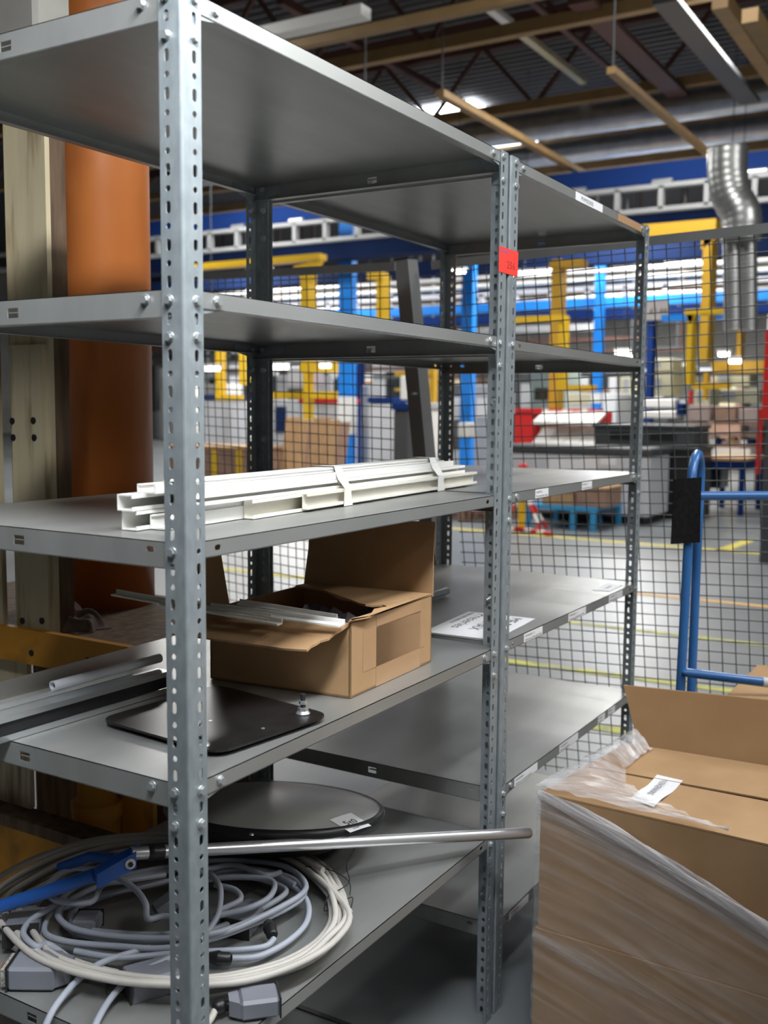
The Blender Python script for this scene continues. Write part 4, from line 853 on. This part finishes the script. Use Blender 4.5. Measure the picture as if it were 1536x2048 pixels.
column(703, 717, 700, 915, 21.0, .3, 'dblue', 'dark blue upright added as the shaded side of the leftmost bright blue column')  # added dark upright, paints the shaded side of the bright column
# yellow gantries
def gantry(label, X, dx, posts, beams, m, gus=None):
    us = [p[0] for p in posts] or [beams[0][0]]; t = thing('gantry', label, 'gantry', (X, px(us[0], 700, 0, X).y, 0))
    for p in posts: mb = MB(); bx(mb, *p[:4], X, dx, z0=None if len(p) > 4 else 0); mb.build('upright', M[m], t)
    for p in beams:
        mb = MB(); a, b, c, d = face(*p, X); mb.box(X - .02, X + dx * .8, a, b, c, d); mb.build('beam', M[m], t)
    if gus:
        (u0, v0), (u1, v1), (u2, v2) = gus; mb = MB(); mb.prism([px(u0, v0, 0, X), px(u1, v1, 0, X), px(u2, v2, 0, X)], (dx * .5, 0, 0)); mb.build('gusset', M[m], t)
gantry('ochre gantry upright with a short arm beside the white-banded blue column', 17, .35, [(1099, 518, 1116, 900)], [(1099, 520, 1165, 534)], 'yeld')
gantry('bright yellow gantry with a long arm reaching left, behind the middle shelf posts', 14, .25, [(1116, 632, 1126, 780, 1)], [(1000, 632, 1128, 644)], 'yel')
gantry('tall ochre gantry upright at the right with a wide top beam', 14.5, .4, [(1402, 470, 1419, 722, 1)], [(1270, 444, 1432, 470)], 'yeld', ((1402, 500), (1402, 470), (1438, 470)))
gantry('bright yellow gantry left of the tall ochre upright', 13, .25, [(1372, 622, 1383, 770, 1)], [(1370, 617, 1452, 628)], 'yel', ((1366, 622), (1396, 622), (1380, 648)))
gantry('yellow gantry frame with an angled corner left of the leftmost blue column', 13.0, .25, [(601, 535, 616, 660, 1)], [(360, 518, 640, 530)], 'yel', ((586, 532), (640, 520), (612, 575)))
gantry('yellow gantry upright right of the leftmost blue column', 14, .25, [(752, 548, 765, 680, 1)], [(735, 545, 766, 558)], 'yel')
gantry('yellow guard frame with two rails behind the stack of cardboard sheets', 19, .2, [(606, 720, 618, 840, 1)], [(545, 783, 690, 797), (600, 722, 690, 745)], 'yel')
gantry('pair of thin yellow uprights at the far left behind the near post', 16, .2, [(431, 700, 440, 800, 1), (478, 705, 489, 770, 1)], [(431, 790, 480, 800)], 'yel')
gantry('low ochre gantry beam near the right edge behind the duct', 18, .3, [(1471, 660, 1482, 745, 1)], [(1424, 722, 1530, 745)], 'yeld')
gantry('yellow guard frame in front of the cream machines behind the far shelf post', 19, .15, [(1406, 745, 1414, 800, 1)], [(1384, 765, 1460, 778), (1125, 770, 1190, 782)], 'yel')
gantry('orange-yellow guard rail between the fence post and the blue column', 18, .15, [(858, 730, 868, 815, 1)], [(790, 742, 868, 752), (790, 776, 860, 782)], 'yeld')
# round ducts
def duct(label, pts, r, seams=14):
    mb = MB(); P_ = spline(pts, 10) if len(pts) > 2 else [V3(pts[0]) + (V3(pts[1]) - V3(pts[0])) * k / 60 for k in range(61)]
    rr = [r * (1 + (.015 if i % 3 == 0 else 0)) for i in range(len(P_))]; mb.tube(P_, rr, 24); return tag(mb.build('round_duct', M['duct']), label, 'duct')
xd = 11.5
duct('crumpled silver duct bending down in front of the blue girders at the right', [px(1456, 296, 0, xd), px(1455, 345, 0, xd), px(1462, 390, 0, xd), px(1482, 430, 0, xd), px(1482, 480, 0, xd)], .225)
duct('left one of the two straight silver ducts hanging behind the fence', [px(1463, 470, 0, xd + .1), px(1466, 660, 0, xd + .1)], .104)
duct('right one of the two straight silver ducts hanging behind the fence', [px(1496, 470, 0, xd + .1), px(1497, 660, 0, xd + .1)], .104)
p_ = px(1100, 250, 0, 18.0); duct('long spiral duct running under the roof above the far shelves', [(18, p_.y + 9, p_.z), (18, p_.y - 6, p_.z)], .26)
p_ = px(1250, 290, 0, 20.0); duct('second, darker long duct behind and below the spiral one', [(20, p_.y + 9, p_.z), (20, p_.y - 8, p_.z)], .22)
# overhead crane girders and track
def along_y(mb, u, v0, v1, X, dx, ya, yb, mi=0):
    mb.box(X, X + dx, ya, yb, px(u, v1, 0, X).z, px(u, v0, 0, X).z, mi)
def girder(label, u, v0, v1, X, dx, ya, yb, m, name='crane_girder', cat='girder'):
    mb = MB(); along_y(mb, u, v0, v1, X, dx, ya, yb); return tag(mb.build(name, M[m]), label, cat)
girder('upper dark blue crane girder above the white ladder track', 1250, 333, 372, 16.0, .5, -2, 20, 'dblue')
girder('lower navy crane girder under the white ladder track', 1250, 432, 470, 16.8, .5, -2, 20, 'navy')
tk = thing('ladder_track', 'white ladder-like conveyor track hanging between the blue girders', 'track', (15.6, 5, 4.3))
z0_, z1_ = px(1250, 424, 0, 15.6).z, px(1250, 378, 0, 15.6).z
for z in (z0_, z1_): mb = MB(); mb.box(15.6, 15.75, -2, 20, z - .035, z + .035); mb.build('rail', M['tray'], tk)
for k in range(30): mb = MB(); y = -1.8 + k * .72; mb.box(15.6, 15.72, y, y + .08, z0_, z1_); mb.build('rung', M['tray'], tk)
for k in range(30): 
    if k % 2 == 0: mb = MB(); y = -1.8 + k * .72; mb.tube([(15.68, y - .12, z1_ + .07), (15.68, y + .2, z1_ + .07)], .05, 10); mb.build('hanger', M['zinc'], tk)
tk2 = thing('ladder_track', 'second white ladder-like track farther back, lower behind the mesh fence', 'track', (24, 8, 3.5))
z0_, z1_ = px(1300, 596, 0, 24).z, px(1300, 570, 0, 24).z
for z in (z0_, z1_): mb = MB(); mb.box(24, 24.15, -1, 26, z - .06, z + .06); mb.build('rail', M['lgrey'], tk2)
for k in range(27): mb = MB(); y = -.6 + k * .98; mb.box(24, 24.12, y, y + .12, z0_, z1_); mb.build('rung', M['lgrey'], tk2)
girder('bright blue crane beam behind the fence, below the second track', 1150, 598, 616, 22.6, .4, 3, 22, 'cblue', 'crane_beam')
girder('dark blue crane beam just under the bright blue one', 1150, 622, 640, 23.6, .4, 3, 26, 'dblue', 'crane_beam')
girder('short blue crane arm left of the tall ochre upright', 1380, 628, 640, 15.0, .3, px(1450, 640, 0, 15).y, px(1322, 640, 0, 15).y, 'cblue', 'short_crane')
girder('navy beam far behind, above the lamps', 1150, 500, 530, 20.5, .4, 0, 22, 'navy', 'crane_beam')
for v0, v1, X, m, lab in ((540, 551, 21.5, 'white', 'uppermost long white pipe behind the mesh'), (556, 567, 23, 'pvcs', 'long cream pipe under the uppermost white one'), (578, 588, 26, 'tan', 'long tan pipe below the cream one'), (592, 602, 28, 'lgrey', 'long grey pipe, lowest of the run behind the mesh')):
    z = px(1150, (v0 + v1) / 2, 0, X).z; r = (v1 - v0) / 2 * (X + 1) / FOC
    mb = MB(); mb.cyl((X, -1, z), (X, 26, z), r, 12); tag(mb.build('overhead_pipe', M[m]), lab, 'pipe')
sg = thing('hanging_sign', 'white hanging sign with dark figures right of the far shelf post', 'sign', px(1312, 622, 0, 19))
mb = MB(); a, b, c, d = face(1292, 600, 1337, 640, 19); mb.box(19, 19.02, a, b, c, d); text(mb, '43 44', (18.999, b - .06, c + (d - c) * .3), (0, -1, 0), (0, 0, 1), (d - c) * .42, 1, .003, (b - a) * .8); mb.build('board', [M['paper'], M['ink']], sg)
# cardboard sheets leaning, pallets, cartons at the left
X = 13.0; u = 548
for k in range(6):
    y1_, y0_ = px(548 + k * 20, 880, 0, X + k * .03).y, px(548 + k * 20 + 26, 880, 0, X).y
    zt2 = px(600, 836 + (k % 3) * 4, 0, X).z; z0_ = .16
    mb = MB(); mb.prism([(X + .35, y1_, zt2), (X + .35, y0_, zt2), (X - .05, y0_ - .12, z0_), (X - .05, y1_ - .12, z0_)], (.03, -.015, .01))
    tag(mb.build('cardboard_sheet', M[('card', 'wood', 'brick')[k % 3]]), 'brown cardboard sheet leaning in the row above the white trunking', 'cardboard', 'leaning cardboard sheets')
def pallet(label, x0, y0, w, d_, m='wood'):
    t = thing('pallet', label, 'pallet', (x0 + d_ / 2, y0 + w / 2, 0))
    for k in range(3): mb = MB(); mb.box(x0, x0 + d_, y0 + (w - .1) * k / 2, y0 + (w - .1) * k / 2 + .1, 0, .12); mb.build('bearer', M[m], t)
    for k in range(5): mb = MB(); mb.box(x0 + (d_ - .12) * k / 4, x0 + (d_ - .12) * k / 4 + .12, y0, y0 + w, .12, .145); mb.build('deck_board', M[m], t)
pallet('timber pallet under the leaning cardboard sheets', 12.7, px(680, 900, 0, 12.9).y, 1.5, .9)
p_ = px(935, 1043, 2, 0); pallet('dark timber pallet on the floor seen between the middle shelf posts', p_.x, p_.y - .35, .9, .9, 'brick')
pallet('second dark pallet just behind the first one', p_.x + 1.0, p_.y + .3, .9, .9, 'rustdark')
X = 12.2; a, b, c, d = face(330, 898, 492, 970, X)
lb2 = thing('board_stack', 'brown stack of boards with yellow straps seen beside the near post', 'boards', (X + .5, (a + b) / 2, 0))
mb = MB(); mb.box(X, X + 1, a, b, 0, d); mb.build('stack', M['brick'], lb2); mb = MB(); mb.box(X - .02, X + 1, a - .03, b, d, d + .05); mb.build('top_board', M['wood'], lb2)
for uu in (428, 477): mb = MB(); bx(mb, uu - 5, 900, uu + 5, 975, X - .02, .02); mb.build('strap', M['yel'], lb2)
# machines, cabinets and panels of the blurred hall
def cabinet(label, u0, v0, u1, v1, X, dx, m, top=None, win=None, z0=0, name='machine_cabinet', group=None):
    a, b, c, d = face(u0, v0, u1, v1, X); z0 = c if z0 is None else z0
    t = thing(name, label, 'machine', (X + dx / 2, (a + b) / 2, z0), group)
    mb = MB(); mb.bbox(X, X + dx, a, b, z0, d, .02); mb.build('body', M[m], t)
    if top: mb = MB(); mb.bbox(X - .03, X + dx + .03, a - .03, b + .03, d, d + .12, .01); mb.build('top', M[top], t)
    if win: mb = MB(); bx(mb, u0 + (u1 - u0) * win[0], v0 + (v1 - v0) * win[1], u0 + (u1 - u0) * win[2], v0 + (v1 - v0) * win[3], X - .02, .03); mb.build('window', M[win[4]], t)
cabinet('light grey cabinet with a blue top left of the fence post', 738, 806, 783, 915, 17, .6, 'lgrey', 'dblue')
cabinet('narrow grey cabinet between the leftmost blue column and the blue-topped cabinet', 722, 770, 738, 915, 18, .5, 'grey')
cabinet('grey cabinet with a blue top beside the near post', 408, 800, 460, 900, 17, .6, 'lgrey', 'dblue')
cabinet('white machine left of the cardboard sheets, behind the rear shelf post', 464, 800, 496, 905, 18, .8, 'white', 'navy')
cabinet('white machine with a red beam on top behind the cardboard sheets', 600, 806, 680, 930, 20, .8, 'lgrey', 'redp', (.15, .2, .45, .5, 'white'))
cabinet('grey machine at the left behind the cardboard sheets', 545, 800, 598, 930, 21, .8, 'grey', None, (.1, .1, .5, .5, 'navy'))
cabinet('pale box high up between the yellow frames', 575, 733, 612, 770, 20, .8, 'lgrey', None, None, None)
cabinet('tall white panel left of the fence post', 800, 752, 822, 800, 16, .4, 'white', None, None, None)
cabinet('white machine low behind the fence post', 815, 818, 860, 925, 16, .8, 'white', 'grey')
cabinet('dark machine with an arm right of the blue-topped cabinet', 786, 820, 815, 915, 15, .5, 'dgrey', 'dblue')
cabinet('white tag board on the blue column foot between the middle posts', 915, 845, 935, 875, 14, .3, 'white', None, None, None)
cabinet('grey machine block behind the middle posts', 945, 770, 985, 900, 20, .8, 'grey', None, (.2, .2, .7, .5, 'white'))
cabinet('large pale panel machine behind the bright blue column', 1132, 786, 1232, 860, 23, 1.5, 'white', None, (.05, .03, .5, .32, 'offw'))
cabinet('grey green machine tower right of the middle posts', 1060, 740, 1120, 860, 25, 1.5, 'green', None, (.15, .3, .6, .5, 'window'))
cabinet('long white lit panel right of the far shelf post', 1288, 797, 1350, 815, 21, .3, 'white', None, None, None)
cabinet('white rail unit under the long white lit panel', 1285, 821, 1352, 836, 20, .3, 'white', None, None, None)
cabinet('blue box at the end of the white rail unit', 1352, 806, 1366, 830, 19, .3, 'dblue', None, None, None)
for k, (u0, v0, u1, v1, X, m) in enumerate(((1300, 717, 1345, 742, 26, 'offw'), (1304, 748, 1344, 792, 26, 'offw'), (1352, 730, 1378, 800, 27, 'grey'), (1388, 775, 1420, 815, 25, 'offw'), (1425, 735, 1500, 772, 28, 'offw'), (1430, 778, 1518, 806, 26, 'offw'), (1240, 745, 1280, 800, 28, 'offw'))):
    cabinet('cream block of the pressing machines at the far right of the hall', u0, v0, u1, v1, X, 1.0, m, None, (.15, .2, .45, .7, 'grey'), None, 'press_block', 'cream machine blocks') if m == 'offw' else cabinet('grey robot body between the cream machine blocks', u0, v0, u1, v1, X, 1.0, m, None, None, None)
one('red_lamp_post', 'short red post with a dark box left of the bright yellow gantry foot', 'post', 1377, 782, 1384, 808, 18, .1, 'redp')
random.seed(31)
gl_ = ['light grey cabinet in the row at the far end of the hall', 'dark cabinet in the row at the far end of the hall', 'white cabinet in the row at the far end of the hall', 'brown cabinet in the row at the far end of the hall']
for k in range(44):
    X = (33, 37, 41)[k % 3]; y = 4 + k * .78; w_ = random.uniform(.8, 2.2); h_ = random.uniform(1.2, 3.6); j = random.choice((0, 0, 1, 1, 2, 3))
    t = thing('far_cabinet', gl_[j], 'machine', (X + .5, y + w_ / 2, 0), 'far cabinets ' + ('light grey', 'dark', 'white', 'brown')[j])
    mb = MB(); mb.bbox(X, X + 1, y, y + w_, 0, h_, .03); mb.build('body', M[('grey', 'dgrey', 'white', 'brick')[j]], t)
    mb = MB(); mb.box(X - .03, X, y + w_ * .2, y + w_ * .7, h_ * .45, h_ * .8); mb.build('window', M[('window', 'grey', 'lgrey', 'offw')[j]], t)
for k in range(26):      # dark ducting and cable trays crossing the far end under the girders
    X = 27.5 + k * .16 if k < 26 else 0; z = 2.4 + (k * 7 % 26) * .08; y0 = 4 + (k * 11 % 26) * .95; l_ = random.uniform(3, 9); j = k % 3
    mb = MB(); mb.box(X, X + .12, y0, y0 + l_, z, z + random.uniform(.08, .22))
    for y_ in (y0 + .2, y0 + l_ - .3): mb.box(X + .03, X + .08, y_, y_ + .05, z + .05, 8.49)
    tag(mb.build('cable_tray', M[('dgrey', 'grey', 'brown')[j]]), ('dark', 'grey', 'brown')[j] + ' tray hanging across the far end of the hall', 'tray', 'far hanging trays ' + ('dark', 'grey', 'brown')[j])
# lamps in the distance
for k, (u0, v0, u1, v1, X) in enumerate(((1000, 543, 1096, 551, 19.5), (1231, 701, 1258, 709, 22), (1238, 712, 1262, 718, 24), (1437, 705, 1456, 712, 17.5), (1458, 718, 1480, 726, 17.5), (545, 729, 571, 738, 18), (408, 734, 434, 741, 15), (640, 728, 656, 735, 18.5), (700, 727, 706, 733, 18), (900, 540, 926, 546, 17), (1112, 598, 1130, 604, 24), (1225, 535, 1290, 541, 24.5), (1330, 524, 1400, 531, 22))):
    t = thing('hall_lamp', 'lit white lamp shining among the machines beyond the fence', 'lamp', px((u0 + u1) / 2, v1, 0, X), 'lit hall lamps beyond the fence')
    mb = MB(); a, b, c, d = bx(mb, u0, v0, u1, v1, X, .1); mb.build('tube', M['lamp'], t); mb = MB(); mb.box(X - .02, X + .14, a - .03, b + .03, d, d + .05); mb.build('housing', M['white'], t); mb = MB(); mb.cyl((X + .05, (a + b) / 2, d + .04), (X + .05, (a + b) / 2, 8.5), .008, 6); mb.build('stem', M['dgrey'], t)
# ------------------------------------------------------------------ roof structure
def ybeam(label, u, v, X, ht, wd, ya, yb, m, name='roof_beam', cat='beam'):
    z = px(u, v, 0, X).z; mb = MB(); mb.box(X, X + wd, ya, yb, z - ht / 2, z + ht / 2); return tag(mb.build(name, M[m]), label, cat)
def xbeam(label, u0, v0, u1, z, ht, wd, m, name='roof_beam', cat='beam', mi=None):
    p = fz(u0, v0, z); d_ = Fv + Rv * ((u1 - 768) / FOC) - Uv * ((v0 - 1024) / FOC)
    # run along x from p until the picture column u1 is reached
    x = p.x
    for _ in range(400):
        x += .1; q_ = V3((x, p.y, z)) - CAM; uu = 768 + FOC * q_.dot(Rv) / q_.dot(Fv)
        if uu >= u1: break
    mb = MB(); mb.box(p.x, x, p.y - wd / 2, p.y + wd / 2, z - ht / 2, z + ht / 2); return tag(mb.build(name, M[m]), label, cat)
def truss(label, u, v, X, m, mw, dep=1.5, ya=-4, yb=24, step=2.2):
    z = px(u, v, 0, X).z; t = thing('roof_truss', label, 'truss', (X, 8, z))
    for zz, nm in ((z, 'bottom_chord'), (min(8.35, z + dep), 'top_chord')): mb = MB(); mb.box(X, X + .16, ya, yb, zz - .09, zz + .09); mb.build(nm, M[m if nm[0] == 'b' else mw], t)
    n_ = int((yb - ya) / step); zt_ = min(8.35, z + dep)
    for k in range(n_):
        y = ya + k * step
        for a, b in (((y, z), (y + step / 2, zt_)), ((y + step / 2, zt_), (y + step, z))): mb = MB(); mb.beam((X + .08, a[0], a[1]), (X + .08, b[0], b[1]), .07, .07); mb.build('diagonal', M[mw], t)
truss('nearest roof truss with a tan lower chord, crossing the top of the picture', 1000, 62, 13.2, 'tan', 'brown', 2.6)
truss('second roof truss with a tan lower chord above the spiral duct', 1230, 182, 17.4, 'tan', 'brown', 1.5)
truss('third roof truss with tan chord behind the spiral duct', 1250, 268, 22.5, 'tan', 'brown', 1.3)
truss('fourth roof truss far behind, low above the blue girders', 1250, 300, 27.5, 'tan', 'tan', 1.6)
ybeam('oxide brown beam crossing under the nearest truss', 800, 85, 15.6, .22, .2, -2, 22, 'brown')
ybeam('tan beam just above the blue crane girders', 1300, 318, 20.5, .12, .3, -2, 22, 'tan')
ybeam('thin white pipe under the second truss', 1200, 208, 18.6, .12, .15, -2, 12, 'pvcs', 'roof_pipe', 'pipe')
ybeam('long white lamp tray at the upper left, above the first shelving unit', 600, 45, 8.6, .12, .2, px(722, 20, 0, 8.6).y, px(480, 60, 0, 8.6).y, 'white', 'lamp_tray', 'lamp')
ybeam('tan beam beside the white lamp tray at the upper left', 800, 42, 9.3, .10, .12, px(1090, 0, 0, 9.3).y, px(560, 80, 0, 9.3).y, 'tan')
xbeam('slanting tan rail hanging in the middle of the roof, ending above the duct bend', 1222, 140, 1418, 4.9, .07, .09, 'tan', 'hanging_rail', 'rail')
xbeam('slanting tan rail passing in front of the bright skylight', 880, 186, 1165, 5.6, .09, .12, 'tan', 'hanging_rail', 'rail')
xbeam('white fluorescent strip at the top, left one of the two', 960, 0, 1018, 7.6, .10, .14, 'white', 'strip_lamp', 'lamp')
xbeam('white fluorescent strip above the second truss, right one of the two', 1045, 68, 1165, 7.7, .10, .14, 'offw', 'strip_lamp', 'lamp')
xbeam('wide cable tray running away along the roof at the right', 1330, 0, 1500, 6.2, .06, .30, 'dgrey', 'roof_tray', 'tray')
xbeam('tan box beam along the roof near the right edge', 1440, 0, 1600, 5.6, .16, .16, 'tan')
xbeam('second tan box beam along the roof at the very right edge', 1500, 30, 1640, 4.9, .12, .14, 'tan')
xbeam('dark cable tray along the roof left of the wide one', 1160, 0, 1400, 7.0, .08, .35, 'brown', 'roof_tray', 'tray')
xbeam('dark narrow tray along the roof beside the hanging rod', 1060, 0, 1300, 7.3, .06, .10, 'brown', 'roof_tray', 'tray')
xbeam('brown purlin along the roof above the skylight', 560, 0, 1020, 8.1, .14, .14, 'brown')
for u, v, z in ((1226, 138, 4.95), (884, 184, 5.65), (730, 180, 5.2)):
    p = fz(u, v, z); mb = MB(); mb.cyl((p.x, p.y, z), (p.x, p.y, 8.45), .012, 6); tag(mb.build('hanger_rod', M['dgrey']), {1226: 'thin rod holding up the middle hanging rail', 884: 'thin rod holding up the rail in front of the skylight', 730: 'thin rod hanging above the first shelving unit'}[u], 'rod')
a = [fz(u, v, 8.44) for u, v in ((822, 232), (985, 232), (985, 190), (822, 190))]
mb = MB(); y0, y1 = a[1].y - .2, a[0].y + .3
for k in range(4):
    x0 = a[0].x - .5 + k * 1.15; mb.box(x0, x0 + .95, y0, y1, 8.42, 8.44)
mb.build('window_1', M['sky'], None, 'structure')
